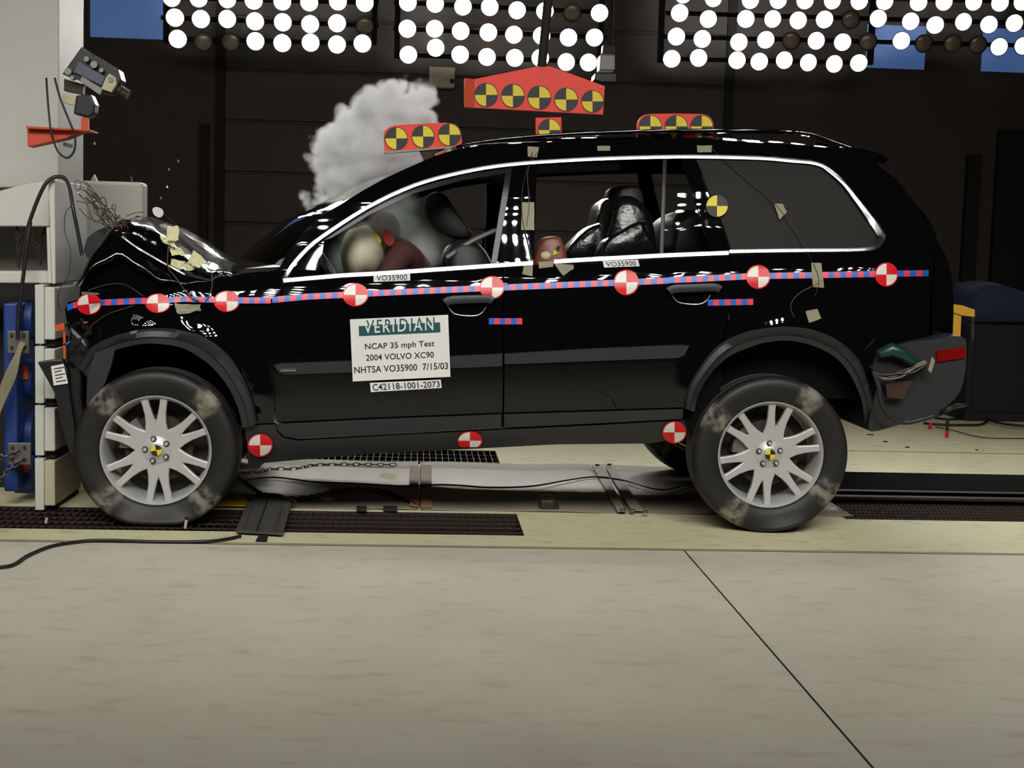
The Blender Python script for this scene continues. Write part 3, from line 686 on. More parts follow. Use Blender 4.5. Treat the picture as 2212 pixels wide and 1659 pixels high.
def wheel(cx, cz, y, rot, flip=False, squash=0.0, label=None, mark=0.0):
    s = -1 if flip else 1
    c = Vector((cx, y, cz)); R = .3685; rz = mark
    w_ = obj('wheel', [c+Vector((0, s*.12, 0)), c+Vector((.01, s*.12, 0)), c+Vector((0, s*.12, .01))], [(0, 1, 2)], 'matte', car, origin=c)
    if label: w_['label'] = label
    def lt(name, pr, m, smooth=40, seg=72, rotx=0, fs=1):
        mb_ = MB().lathe([(r, h*s) for r, h in pr], seg, c)
        return mb_.build(name, m, w_, smooth, origin=c)
    T = [(.247, .020), (.252, .010), (.262, .003), (.285, -.006), (.315, -.011), (.338, -.010), (.353, -.004), (.362, .006), (.3665, .022), (.3685, .045), (.3625, .052), (.3625, .058), (.3685, .06), (.3690, .10), (.3625, .102), (.3625, .112), (.369, .114), (.369, .135), (.3625, .137), (.3625, .146), (.3685, .148), (.3675, .175), (.364, .195), (.350, .222), (.30, .235), (.255, .22), (.247, .20)]
    t = lt('tyre', T, 'tyre')
    t.rotation_euler = (0, -rz, 0)
    if squash:
        for v in t.data.vertices:
            if v.co.z < -cz+.05:
                k = (-cz+.05)-v.co.z; v.co.z = max(-cz, v.co.z+k*k*3)
                if v.co.y*s < .1: v.co.y -= s*.03*min(1, k/.05)*(1 if v.co.y*s < .03 else .4)
    lt('rim', [(.2405, .015), (.2455, .008), (.2485, .008), (.2500, .014), (.2490, .022), (.244, .026), (.236, .05), (.228, .09), (.224, .16), (.240, .215), (.2335, .215), (.218, .16), (.222, .09), (.2300, .045), (.2345, .026), (.2405, .015)], 'alloy')
    # spokes: six double spokes fused to the hub
    def pl(a, r, u): return (r*math.cos(a)-u*math.sin(a), r*math.sin(a)+u*math.cos(a))
    V = []; F = []; mb_ = MB()
    for k in range(6):
        a = rot+PI/2+k*PI/3
        side = [(.040, .050), (.062, .056), (.085, .051), (.12, .046), (.16, .047), (.20, .054), (.2365, .062)]
        notch = [(.2365, .027), (.205, .022), (.17, .013), (.145, .006), (.130, 0)]
        L_ = [pl(a, r, u) for r, u in side]+[pl(a, r, u) for r, u in notch]+[pl(a, r, -u) for r, u in notch[:-1][::-1]]+[pl(a, r, -u) for r, u in side[::-1]]
        bm = bmesh.new(); vs = [bm.verts.new((x, 0, z)) for x, z in L_]
        es = [bm.edges.new((vs[i], vs[(i+1) % len(vs)])) for i in range(len(vs))]
        bmesh.ops.triangle_fill(bm, edges=es, use_beauty=True); bmesh.ops.recalc_face_normals(bm, faces=bm.faces)
        if sum(f.normal.y for f in bm.faces)*s > 0: bmesh.ops.reverse_faces(bm, faces=bm.faces)
        r_ = bmesh.ops.extrude_face_region(bm, geom=bm.faces[:]+bm.edges[:]); 
        for v in [g for g in r_['geom'] if isinstance(g, bmesh.types.BMVert)]: v.co.y = -.034*s
        bm.verts.index_update()
        VV = []
        for v in bm.verts:
            rr = math.hypot(v.co.x, v.co.z); dish = .022+.030*(max(0, 1-(rr/.235))**.8 if rr < .235 else 0)
            dish = .046-.022*min(1, rr/.235)**2
            VV.append(c+Vector((v.co.x, s*dish+v.co.y*.8+(.034*.8*s if True else 0), v.co.z)))
        FF = [tuple(v.index for v in f.verts) for f in bm.faces]; bm.free()
        mb2 = MB().add(VV, FF); o_ = mb2.build('spoke', 'alloy', w_, 50, origin=c); bevel(o_, .005, 3, 50)
    hb = MB().lathe([(.0001, s*.030), (.030, s*.030), (.034, s*.033), (.062, s*.040), (.066, s*.06), (.05, s*.09)], 40, c); hb.build('hub', 'alloy', w_, 50, origin=c)
    cp_ = MB().lathe([(.0001, s*.022), (.024, s*.023), (.029, s*.027), (.030, s*.034)], 32, c); cp_.build('center_cap', 'alloy', w_, 50, origin=c)
    if not flip:
        # quartered yellow and black marker in the middle of the cap
        V = [c+Vector((0, .0205, 0))]; F = []; I = []
        for k in range(24):
            q = 2*PI*k/24+rot+.2; V.append(c+Vector((.025*math.cos(q), .0215, .025*math.sin(q))))
        for k in range(24): F.append((0, 1+k, 1+(k+1) % 24)); I.append((k//6) % 2)
        obj('hub_marker', V, F, ['tblack', 'yellow'], w_, False, I)
    for k in range(5):
        a = rot+.55+k*2*PI/5; q = c+Vector((.052*math.cos(a), s*.028, .052*math.sin(a)))
        MB().lathe([(.0001, -.004*s), (.0075, -.006*s), (.009, -.003*s), (.009, .02*s)], 6, q).build('lug_nut', 'alloy', w_, 30)
        MB().lathe([(.0092, .002*s), (.0125, -.002*s), (.0138, .004*s)], 20, q+Vector((0, .004*s, 0))).build('lug_seat', 'blackp', w_, 30)
    lt('brake_disc', [(.05, .10), (.05, .085), (.150, .085), (.155, .09), (.155, .105), (.150, .11), (.05, .11)], 'darksteel')
    cal = MB(); 
    for k in range(7):
        q = math.radians(125+k*9); 
        if k < 6:
            q2 = math.radians(125+(k+1)*9); pts = [(.10, q), (.172, q), (.172, q2), (.10, q2)]
            cal.prism([c+Vector((r*math.cos(t_), s*.062, r*math.sin(t_))) for r, t_ in pts], (0, s*.06, 0))
    cal.build('brake_caliper', 'steel', w_, False, origin=c)
    # closed back so nothing shines through
    lt('backing_plate', [(.0001, .150), (.215, .150), (.215, .156), (.0001, .156)], 'darksteel')
    return w_
fw = P(337, 970, .012); rw = P(1665, 981, .012)
zc = .3685
wheel(fw.x, .333, -.004, math.radians(3), squash=1, label='front left wheel with silver six-spoke rim')
wheel(rw.x, zc-.004, 0, math.radians(-11), squash=1, mark=math.radians(13), label='rear left wheel with silver six-spoke rim')
wheel(fw.x, zc, CARW-.03, 0, True); wheel(rw.x, zc, CARW-.03, .3, True)
# axle and suspension hints in the wells
MB().tube([(rw.x, .25, zc), (rw.x, CARW-.25, zc)], .03, 10).build('axle', 'darksteel', car, True)
MB().tube([(fw.x, .25, zc), (fw.x, CARW-.25, zc)], .03, 10).build('axle', 'darksteel', car, True)
# seats -------------------------------------------------------------
def cushion(mb_, pts, y0, wd, mi=0, seg=8):      # side outline swept across with rounded edges
    n = len(pts); rows_ = []
    cx = sum(p.x for p in pts)/n; cz = sum(p.z for p in pts)/n
    V = []; F = []; K = [0, .04, .14, .5, .86, .96, 1]; SCL = [.80, .93, 1, 1.03, 1, .93, .80]
    for t, k in zip(K, SCL):
        for p in pts: V.append(Vector((cx+(p.x-cx)*k, y0+wd*t, cz+(p.z-cz)*k)))
    for j in range(len(K)-1):
        for i in range(n): F.append((j*n+i, j*n+(i+1) % n, (j+1)*n+(i+1) % n, (j+1)*n+i))
    F += [tuple(range(n))[::-1], tuple((len(K)-1)*n+i for i in range(n))]
    mb_.add(V, F, mi)
def outl(pts, Y): return [P(a, b, Y) for a, b in sp2(pts, 4, True)]
def seat(name, back, head, base, y0, wd, m, hw=.26):
    r = obj(name, [Vector((0, 0, 0))]*0 or outl(base, y0+wd/2)[:3], [(0, 1, 2)], 'matte', car)
    mb_ = MB(); cushion(mb_, outl(base, y0), y0, wd); mb_.build('seat_cushion', m, r, 60)
    mb_ = MB(); cushion(mb_, outl(back, y0), y0, wd); mb_.build('seat_back', m, r, 60)
    if head:
        mb_ = MB(); yy = y0+(wd-hw)/2; cushion(mb_, outl(head, yy), yy, hw); mb_.build('headrest', m, r, 60)
    return r
base_f = [(860, 640), (1010, 650), (1040, 690), (1000, 720), (850, 700)]
back_f = [(985, 520), (1040, 530), (1075, 600), (1080, 690), (1010, 700), (985, 620), (965, 560)]
head_f = [(925, 422), (945, 414), (965, 424), (985, 455), (1008, 485), (1020, 505), (1008, 516), (978, 514), (945, 500), (925, 476), (916, 448)]
seat('front_seat', back_f, head_f, base_f, .38, .50, 'seat')
seat('front_seat', [(a-10, b+10) for a, b in back_f], None, base_f, 1.06, .48, 'seat')
back_r = [(1335, 430), (1375, 425), (1412, 470), (1425, 560), (1420, 660), (1310, 670), (1300, 560), (1318, 480)]
head_r = [(1338, 410), (1352, 402), (1372, 400), (1388, 410), (1394, 440), (1388, 470), (1366, 480), (1340, 476), (1332, 440)]
seat('rear_seat', back_r, None, [(1180, 640), (1330, 640), (1340, 700), (1180, 700)], .36, .5, 'wrap')
seat('rear_seat', [(a-30, b+6) for a, b in back_r], [(a-18, b+2) for a, b in head_r], [(1180, 640), (1330, 640), (1340, 700), (1180, 700)], 1.0, .5, 'wrap')
mb_ = MB(); cushion(mb_, outl(head_r, .5), .5, .24); mb_.build('headrest', 'seat', car, 60)
def bag(name, pts, Y, wd, m, parent=car):
    mb_ = MB(); cushion(mb_, outl(pts, Y), Y, wd); o_ = mb_.build(name, m, parent, 60); return o_
bag('seat_bag', [(1220, 556), (1262, 500), (1300, 482), (1322, 480), (1310, 530), (1290, 575)], .7, .3, 'wrap')
bag('seat_bag', [(1300, 575), (1306, 525), (1340, 500), (1385, 478), (1400, 500), (1420, 560)], .30, .25, 'wrap')
bag('seat_bag', [(1470, 470), (1520, 452), (1545, 500), (1560, 560), (1460, 570), (1455, 510)], .35, .8, 'seat')
# steering wheel, airbag, belt, dummy
def ring(name, c, ax, R, r, m, parent):
    ax = Vector(ax).normalized(); u = ax.cross(Vector((0, 1, 0))).normalized(); v = Vector((0, 1, 0))
    return MB().tube([c+u*R*math.cos(q*PI/12)+v*R*math.sin(q*PI/12) for q in range(25)], r, 8, cap=False).build(name, m, parent, True)
ring('steering_wheel', P(700, 570, .55), (.8, 0, .5), .18, .015, 'blackp', car)
MB().ball(P(782, 548, .52), (.105, .24, .135), 24, 16, f=lambda d: 1+.05*math.sin(d.x*7)*math.cos(d.y*5)).build('airbag', 'airbag', car, True)
strip('seat_belt', [(1072, 497), (1020, 520), (965, 556)], 6.5, 'blackp', car, dy=.30, depth=.002)
MB().box(P(1052, 395, 1.45), P(1066, 540, 1.50)).build('far_pillar_trim', 'matte', car)
# test dummy slumped behind the airbag, seen through the smoke
sk = bpy.data.meshes.new('dummy'); pts = [P(905, 650, .62), P(880, 590, .62), P(862, 545, .62), P(852, 520, .62), P(836, 505, .62), P(868, 552, .44), P(830, 600, .40), P(790, 620, .44), P(868, 552, .80), P(830, 600, .84), P(790, 620, .80)]
ed = [(0, 1), (1, 2), (2, 3), (3, 4), (2, 5), (5, 6), (6, 7), (2, 8), (8, 9), (9, 10)]
o0 = pts[0]; sk.from_pydata([p-o0 for p in pts], ed, []); sk.materials.append(M['shirt']); do = bpy.data.objects.new('crash_test_dummy', sk); C.objects.link(do)
do.location = o0; WL[do.name] = o0; tag(do, 'crash test dummy in a dark red shirt slumped onto the airbag in the smoke', 'dummy')
md = do.modifiers.new('skin', 'SKIN'); rad = [.15, .14, .12, .06, .095, .07, .045, .035, .07, .045, .035]
for v, r_ in zip(sk.skin_vertices[0].data, rad): v.radius = (r_, r_)
sk.skin_vertices[0].data[0].use_root = True; md.use_smooth_shade = True
do.modifiers.new('sub', 'SUBSURF').levels = 2; do.modifiers['sub'].render_levels = 2
MB().ball(P(832, 500, .60), (.075, .07, .10), 20, 14).build('head', 'haze_shirt', do, True)
MB().prism([P(a, b, .40) for a, b in sp2([(800, 506), (808, 503), (820, 512), (823, 524), (812, 526), (804, 518)], 2, True)], (0, .01, 0)).build('yellow_marker', 'yellow', do)
MB().prism([P(a, b, .42) for a, b in sp2([(830, 496), (842, 500), (852, 522), (840, 532), (828, 516)], 2, True)], (0, .01, 0)).build('red_marker', 'dullred', do)
# brown casing seen in the rear side window with its markers
ic = thing('instrument_casing', 'rust brown rounded casing with a yellow and black marker behind the rear side window', 'instrument', P(1188, 575, .42))
mb_ = MB(); V = []; prof_i = [(1150, 600), (1148, 572), (1156, 542), (1168, 520), (1180, 513), (1202, 512), (1212, 522), (1222, 552), (1228, 600)]
cushion(mb_, [P(a, b, .42) for a, b in sp2(prof_i, 3)], .34, .2); mb_.build('casing_shell', 'brown', ic, 50)
patch('casing_marker', [(1196, 541), (1206, 539), (1205, 548), (1194, 552)], 'yellow', ic, plane=.335, n=1)
patch('casing_marker', [(1204, 530), (1212, 533), (1205, 545), (1200, 540)], 'tblack', ic, plane=.334, n=1)
MB().ball(P(1179, 552, .06), (.024, .012, .019), 16, 10).build('round_pad', 'cream', car, True)
# door handles
def handle(x0, x1, y, yb, dx):
    c = [(x0, y), (x0+12, y-6), ((x0+x1)/2, y-8), (x1-12, y-9), (x1, y-4)]
    r = strip('door_handle', c, [10, 9], 'plastic', car, dy=-.006, depth=.030)
    a = [(x0+6, y+8), (x0+18, y+22), (x0+40, y+27), (x0+66, y+27), (x0+80, y+20), (x0+88, y+8)]
    strip('handle_cup', a, 1.1, 'chrome', car, dy=0, depth=.004)
    return r
handle(962, 1064, 655, 0, 0); handle(1446, 1556, 630, 0, 0)
# round markers on the side
RW = ['stred', 'stwhite', 'stred', 'stwhite']
ST = [(192, 657, 27, 23, .12), (341, 655, 27, 21, .02), (490, 651, 28, 23, 0), (768, 637, 28, 25, 0), (1063, 621, 27, 25, 0), (1353, 610, 27, 28, .02), (1638, 598, 26, 26, 0), (1915, 593, 25, 26, 0), (562, 962, 27, 25, 0), (1015, 952, 27, 20, 0), (1457, 934, 26, 24, 0)]
for i, (x, y, rx, ry, ro) in enumerate(ST):
    disc('side_marker', x, y, rx, car, RW, rot=ro, ry=ry, lift=-.010 if i >= 8 else (-.004 if i else -.006), clip=966 if i == 9 else None, label='red and white quartered round marker')
disc('pillar_marker', 1549, 445, 24, car, ['tblack', 'yellow', 'tblack', 'yellow'], border='tblack', bw=.05, lift=-.006, ry=24, label='yellow and black quartered round marker')
def tape(pts, hw=6.6, seg=12.4, phase=0, dy=-.003, gap=None):
    V = []; F = []; I = []; L = [0]
    for (a, b), (c, d) in zip(pts, pts[1:]): L.append(L[-1]+math.hypot(c-a, d-b))
    def at_(s):
        for i in range(len(L)-1):
            if s <= L[i+1] or i == len(L)-2:
                t = (s-L[i])/(L[i+1]-L[i]); return lerp(pts[i][0], pts[i+1][0], t), lerp(pts[i][1], pts[i+1][1], t)
    n = max(1, round(L[-1]/seg))
    for i in range(n*2+1):
        x, y = at_(L[-1]*i/(2*n))
        for u in (-1, -.33, .33, 1): V.append(PS(x, y+hw*u, dy))
    for i in range(2*n):
        for j in range(3): F.append((i*4+j, i*4+j+1, (i+1)*4+j+1, (i+1)*4+j)); I.append(((i//2)+phase) % 2)
    n0 = len(V); b = [i*4 for i in range(2*n+1)]+[(2*n)*4+j for j in range(1, 4)]+[i*4+3 for i in range(2*n-1, -1, -1)]+[2, 1]
    V += [V[k]+Vector((0, .003, 0)) for k in b]
    for i in range(len(b)): F.append((b[i], b[(i+1) % len(b)], n0+(i+1) % len(b), n0+i)); I.append(0)
    o_ = obj('striped_tape', V, F, ['tapeblue', 'tapered'], car, False, I); o_['label'] = 'blue and red checked tape'; return o_
tape([(145, 665), (160, 659), (172, 657)], dy=-.004); tape([(214, 654), (300, 650), (318, 650)]); tape([(364, 648), (400, 646), (466, 648)], hw=6, dy=-.009); tape([(514, 649), (585, 649)], dy=-.009)
tape([(588, 648), (660, 641), (742, 637)]); tape([(794, 634), (1037, 623)]); tape([(1090, 621), (1327, 611)]); tape([(1379, 609), (1446, 606)]); tape([(1446, 605), (1518, 602)], dy=-.005); tape([(1518, 602), (1613, 597)]); tape([(1663, 596), (1891, 592)]); tape([(1939, 591), (2006, 590)])
tape([(1056, 694), (1128, 694)]); tape([(1529, 654), (1627, 652)])
# paper labels on the door tops
for q, tx in (([(807, 593), (886, 590), (886, 606), (807, 609)], 'VO35900'), ([(1302, 564), (1378, 561), (1382, 575), (1305, 578)], 'VO35900')):
    lb = patch('paper_label', q, 'paper', car, dy=-.006, n=3)
    text_on('label_lettering', tx, quadmap(q, dy=-.0095), (.08, .14, .92, .86), 'ink', lb, off=0)
# placard on the front door
pq = [(756, 690), (968, 680), (973, 814), (762, 824)]
PLY = min(PS(800, 690, -.045).y, PS(865, 780, -.028).y)
pc = P(865, 750, PLY)
pl_ = thing('placard', 'white test placard with green heading taped to the front door of the black car', 'sign', pc)
fm = quadmap(pq, plane=PLY)
MB().prism([fm(0, 0), fm(1, 0), fm(1, 1), fm(0, 1)], (0, .004, 0)).build('placard_board', 'paper', pl_)
u0, u1, v1 = .085, .915, .275
text_on('heading', 'VERIDIAN', fm, (.165, .025, .86, .205), 'green', pl_, off=-.0012, sp=1.3, bold=.008)
MB().add([fm(u0, .115, -.0016), fm(u1, .115, -.0016), fm(u1, v1, -.0016), fm(u0, v1, -.0016)], [(0, 3, 2, 1)]).build('heading_band', 'green', pl_)
bm_ = text_on('heading', 'VERIDIAN', fm, (.15, .055, .845, .235), 'paper', pl_, off=-.0022, cut=.34, sp=1.3, bold=.008)
# keep only the part of the white letters inside the band
text_on('text_line', 'NCAP 35 mph Test', fm, (.14, .40, .85, .525), 'ink', pl_, bold=.014)
text_on('text_line', '2004 VOLVO XC90', fm, (.145, .58, .84, .68), 'ink', pl_, bold=.014)
text_on('text_line', 'NHTSA VO35900  7/15/03', fm, (.02, .765, .98, .875), 'ink', pl_, bold=.014)
pq2 = [(799, 827), (952, 820), (954, 838), (801, 847)]
t2 = tag(patch('number_label', pq2, 'paper', None, plane=PLY, n=1, th=.002), 'white number strip C42118-1001-2073 below the test placard on the door', 'label')
text_on('text_line', 'C42118-1001-2073', quadmap(pq2, plane=PLY), (.03, .14, .98, .88), 'ink', t2, bold=.014)
# duct tape and small wires stuck on the body
for q in ([(1128, 437), (1154, 437), (1154, 497), (1126, 497)], [(1672, 440), (1690, 440), (1700, 458), (1684, 475), (1668, 462)][:4], [(1752, 568), (1774, 568), (1780, 622), (1756, 620)], [(1740, 672), (1766, 667), (1774, 688), (1748, 697)], [(1133, 566), (1152, 566), (1150, 597), (1128, 592)], [(1196, 568), (1238, 572), (1240, 580), (1216, 596)], [(1163, 566), (1196, 564), (1195, 576), (1165, 580)], [(1140, 316), (1164, 318), (1160, 340), (1140, 338)], [(1290, 315), (1318, 315), (1318, 325), (1291, 326)], [(1505, 314), (1538, 314), (1537, 329), (1507, 329)]):
    patch('duct_tape_piece', q, 'ducttape', car, dy=-.006, n=3, rag=.001)
patch('duct_tape_piece', [(375, 656), (434, 656), (434, 672), (385, 678)], 'ducttape', car, dy=-.008, n=4, rag=.004)
def swire(name, pts, r, m, parent, dy=-.006, n=6):
    c = sp2(pts, n); return MB().tube([PS(a, b, dy) for a, b in c], r, 6).build(name, m, parent, True)
swire('taped_wire', [(1536, 320), (1580, 360), (1640, 410), (1690, 460), (1740, 540), (1768, 600), (1760, 640)], .0022, 'cable', car)
swire('taped_wire', [(1768, 612), (1725, 635), (1708, 660), (1715, 685)], .0022, 'brownwire', car)
swire('taped_wire', [(1150, 330), (1130, 400), (1128, 470), (1142, 530), (1150, 570)], .0022, 'cable', car)
swire('taped_wire', [(1160, 330), (1140, 370), (1143, 440), (1137, 490)], .0022, 'brownwire', car)
swire('taped_wire', [(368, 500), (362, 570), (380, 600), (410, 640), (430, 650)], .0025, 'brownwire', car, dy=-.02)
swire('taped_wire', [(456, 580), (458, 620), (445, 650)], .003, 'brownwire', car, dy=-.014)
swire('taped_wire', [(190, 628), (230, 615), (270, 615), (310, 640)], .0022, 'brownwire', car, dy=-.01)
swire('taped_wire', [(190, 710), (230, 680), (290, 660)], .0022, 'brownwire', car, dy=-.01)
# masking tape bunched on the hood
for i, q in enumerate([[(362, 489), (386, 489), (386, 519), (361, 521)], [(345, 508), (372, 515), (380, 536), (352, 524)], [(364, 533), (392, 536), (400, 551), (372, 552)], [(364, 590), (370, 560), (400, 566), (385, 585)], [(405, 566), (420, 540), (446, 566), (428, 580)], [(392, 572), (420, 560), (440, 575), (404, 586)], [(396, 588), (414, 590), (408, 608), (400, 606)]]):
    patch('masking_tape_piece', q, 'masking', car, plane=.12+.02*i, n=4, rag=.004)
# torn front corner
tb = MB().prism([P(a, b, .06) for a, b in [(80, 782), (112, 777), (134, 776), (146, 800), (150, 850), (162, 930), (166, 990), (150, 980), (132, 920), (118, 850)]], (0, .05, 0))
o_ = bevel(tb.build('torn_bumper_corner', 'blackp', car), .006)
fb = MB().prism([P(a, b, .10) for a, b in [(150, 700), (196, 745), (176, 800), (176, 860), (186, 930), (186, 1000), (166, 992), (150, 930), (142, 850), (140, 760)]], (0, 1.6, 0)); bevel(fb.build('front_bumper', 'blackp', car), .02)
fl0 = patch('paper_label', [(110, 791), (137, 786), (147, 828), (116, 833)], 'paper', car, plane=.050, n=3, rag=.0005)
for k in range(5):
    y_ = 796+k*7; patch('label_print', [(116+k*1.2, y_), (138+k*1.2-(k % 2)*6, y_-4), (138+k*1.2-(k % 2)*6, y_-2.4), (116+k*1.2, y_+1.6)], 'ink', fl0, plane=.046, n=1, th=.0005)
MB().prism([P(a, b, .02) for a, b in [(205, 762), (250, 745), (240, 790), (226, 830), (210, 850), (196, 900), (186, 900), (188, 820)]], (0, .03, 0)).build('inner_fender_flap', 'plastic', car, 40)
for q, m_ in (([(118, 702), (138, 697), (140, 712), (120, 716)], 'orange'), ([(136, 716), (141, 716), (142, 775), (137, 775)], 'orange'), ([(137, 743), (152, 736), (150, 741), (138, 747)], 'tapeblue'), ([(180, 696), (189, 694), (188, 698), (180, 699)], 'orange'), ([(176, 630), (214, 633), (214, 637), (176, 636)], 'steel')):
    patch('broken_lamp_piece', q, m_, car, plane=.02, n=1, th=.01)
rr = random.Random(8)
mb_ = MB()
for i in range(46):
    x, y = rr.uniform(140, 200), rr.uniform(690, 790); c_ = P(x, y, rr.uniform(.06, .2)); s_ = rr.uniform(.008, .03)
    d = Vector((rr.uniform(-1, 1), rr.uniform(-1, 1), rr.uniform(-1, 1))).normalized()*s_; e = Vector((rr.uniform(-1, 1), rr.uniform(-1, 1), rr.uniform(-1, 1))).normalized()*s_*.5
    mb_.prism([c_-d, c_-e, c_+d, c_+e], (.003, .006, .003))
mb_.build('crumpled_front_debris', 'blackp', car)
# torn rear corner lining with wire bundle
rb = MB().prism([P(a, b, .03) for a, b in [(1884, 795), (1900, 755), (1950, 748), (1985, 770), (2005, 790), (1980, 812), (1960, 850), (1920, 862), (1900, 830)]], (0, .05, 0)); bevel(rb.build('rear_lamp_cavity', 'dark', car), .01)
MB().tube([P(1898, 765, .0), P(1925, 755, -.01), P(1950, 765, -.01), P(1975, 785, .0), P(2000, 790, .0)], [.02, .034, .03, .022, .01], 10).build('rear_plastic_duct', 'tealpipe', car, True)
for i in range(7):
    pts = [(1880+i*2, 790+i*2), (1905, 812+rr.uniform(-4, 8)), (1945, 808+rr.uniform(-8, 8)), (1975, 800+rr.uniform(-12, 6)), (2000+i, 780+rr.uniform(-6, 6))]
    MB().tube([P(a, b, -.02-.004*i) for a, b in sp2(pts, 4)], .004, 6).build('wire_bundle_strand', 'steel' if i % 2 else 'brownwire', car, True)
patch('duct_tape_piece', [(2004, 798), (2014, 770), (2020, 780), (2012, 806)], 'ducttape', car, plane=-.03, n=2, rag=.002)
patch('duct_tape_piece', [(1912, 826), (1974, 822), (1950, 862), (1915, 860)], 'rust', car, plane=-.005, n=2, rag=.003)
# ------------------------------------------------------------------ target boards
def qd(u): return ['yellow', 'tblack', 'yellow', 'tblack']
def board(name, label, outline, discs, Y, extra=None, th=.012, holes=None):
    pts = [P(a, b, Y) for a, b in outline]; c = sum(pts, Vector())/len(pts); lo = min(p.z for p in pts)
    r = thing(name, label, 'target board', (c.x, Y, lo))
    o_ = MB().prism(pts, (0, th, 0)).build('board_plate', 'red', r); bevel(o_, .002, 1)
    for x, y, rad in discs: disc('target_disc', x, y, rad, r, qd(0), plane=Y-.003, border='tblack', bw=.07)
    return r
BY = .62
lb_ = board('target_board', 'red board with three yellow and black discs over the windshield, before the smoke',
    [(831, 328)]+sp2([(829, 300), (831, 284), (842, 274), (856, 270)], 4)+[(910, 267)]+sp2([(965, 265), (982, 268), (994, 280), (998, 300)], 4)+[(998, 316)], [(856, 299, 25), (914, 295, 25), (971, 291, 25)], BY)
MB().prism([P(829, 327, BY-.01), P(998, 314, BY-.01), P(998, 318, BY-.01), P(829, 332, BY-.01)], (0, .05, 0)).build('base_rail', 'steel', lb_)
MB().prism([P(905, 325, BY), P(998, 317, BY), P(1012, 326, BY), P(960, 338, BY), P(915, 344, BY)], (0, .04, 0)).build('bracket', 'rust', lb_)
mbd = board('target_board', 'small square red board with a single yellow and black disc on the car roof',
    [(1157, 254), (1213, 253), (1214, 309), (1158, 311)], [(1187, 281, 25)], BY)
MB().prism([P(1158, 305, BY+.012), P(1214, 303, BY+.012), P(1214, 314, BY+.012), P(1158, 314, BY+.012)], (0, .03, 0)).build('base_rail', 'steel', mbd)
rbd = board('target_board', 'red board with three yellow and black discs behind the rail above the rear door',
    [(1377, 301)]+sp2([(1376, 275), (1378, 262), (1388, 250), (1404, 246)], 4)+[(1460, 245)]+sp2([(1515, 246), (1530, 250), (1540, 261), (1542, 275)], 4)+[(1541, 299)], [(1405, 273, 25), (1461, 273, 25), (1516, 273, 25)], BY)
MB().prism([P(1377, 296, BY+.012), P(1541, 294, BY+.012), P(1541, 308, BY+.012), P(1377, 309, BY+.012)], (0, .03, 0)).build('base_rail', 'steel', rbd)
hb_ = board('hanging_target_board', 'large red peaked board with five yellow and black discs hanging above the car',
    [(1024, 233), (1024, 171), (1162, 143), (1188, 143), (1307, 186), (1303, 248)], [(1050, 205, 26), (1108, 207, 26), (1165, 211, 26), (1223, 215, 26), (1280, 219, 24.5)], .72)
MB().prism([P(1003, 169, .70), P(1025, 171, .72), P(1025, 233, .72), P(1003, 231, .70)], (0, .03, 0)).build('side_flange', 'orange', hb_)
for x, y in ((1170, 148), (1168, 170), (1170, 184), (1297, 190), (1032, 175), (1136, 237)): MB().lathe([(.0001, -.005), (.004, -.005), (.005, 0)], 10, P(x, y, .718)).build('bolt', 'steel', hb_, 30)
a = P(1170, 144, .735); b = P(1190, -60, .735)
MB().tube([a, b, Vector((b.x, b.y, 6.5))], .024, 10).build('pole', 'dark', hb_, 40)

# ------------------------------------------------------------------ crash barrier on the left
bar = thing('crash_barrier', 'white load cell crash barrier with blue cells that the car front is pressed against', 'barrier', (P(60, 900, .4).x, .6, 0))
def pb(name, pts, Y, d, m, parent=bar, bv=.006):
    o_ = MB().prism([P(a, b, Y) for a, b in pts], (0, d, 0)).build(name, m, parent)
    if bv: bevel(o_, bv, 2, 30)
    return o_
XL = -500
o_ = pb('upper_wall_block', [(XL, -420), (136, -420), (127, 0), (127, 405), (XL, 405)], .95, .52, 'white')
x1 = P(127, 300, .95).x
MB().box((x1-.01, 1.05, P(140, 314, 1.05).z), (x1+.003, 1.22, P(140, 307, 1.05).z)).build('slot', 'dark', bar)
sb = MB().box((P(60, 400, 2.05).x, 2.05, 0), (P(309, 400, 2.05).x, 2.20, P(250, 392, 2.05).z)); bevel(sb.build('side_block', 'white', bar), .02)
pb('sloped_block', [(XL, 470), (0, 412), (60, 396), (106, 391), (107, 489), (XL, 486)], .45, .35, 'white')
pb('lower_beam', [(XL, 586), (104, 586), (109, 612), (XL, 609)], .34, .25, 'white')
pb('frame_post', [(100, 492), (108, 490), (112, 612), (104, 612)], .30, .10, 'white', bv=.002)
pb('recess_panel', [(XL, 480), (106, 480), (106, 600), (XL, 600)], .82, .02, 'steel', bv=0)
pb('face_column', [(104, 392), (118, 388), (120, 612), (112, 614)], .28, .62, 'white', bv=.004)
for i, (a, b) in enumerate([(615, 743), (748, 871), (876, 984), (990, 1102)]):
    pb('load_plate', [(75, a), (95, a), (95, b), (76, b)], .26, .55, 'white', bv=.003)
    pb('wood_facing', [(95.5, a+5), (118, a+6), (119, b-9), (95.5, b-9)], .262, .50, 'cream' if i == 3 else 'white', bv=.006)
    pb('gap_shade', [(90, b-10), (120, b-9), (119, b+5), (90, b+5)], .30, .45, 'dark', bv=0)  # near-black block paints the shade of the notch between plates
pb('cell_column', [(6, 655), (36, 655), (38, 1062), (8, 1062)], .34, .3, 'blue', bv=.01)
pb('cell_backing', [(XL, 612), (80, 612), (80, 1110), (XL, 1110)], .86, .05, 'dark', bv=0)
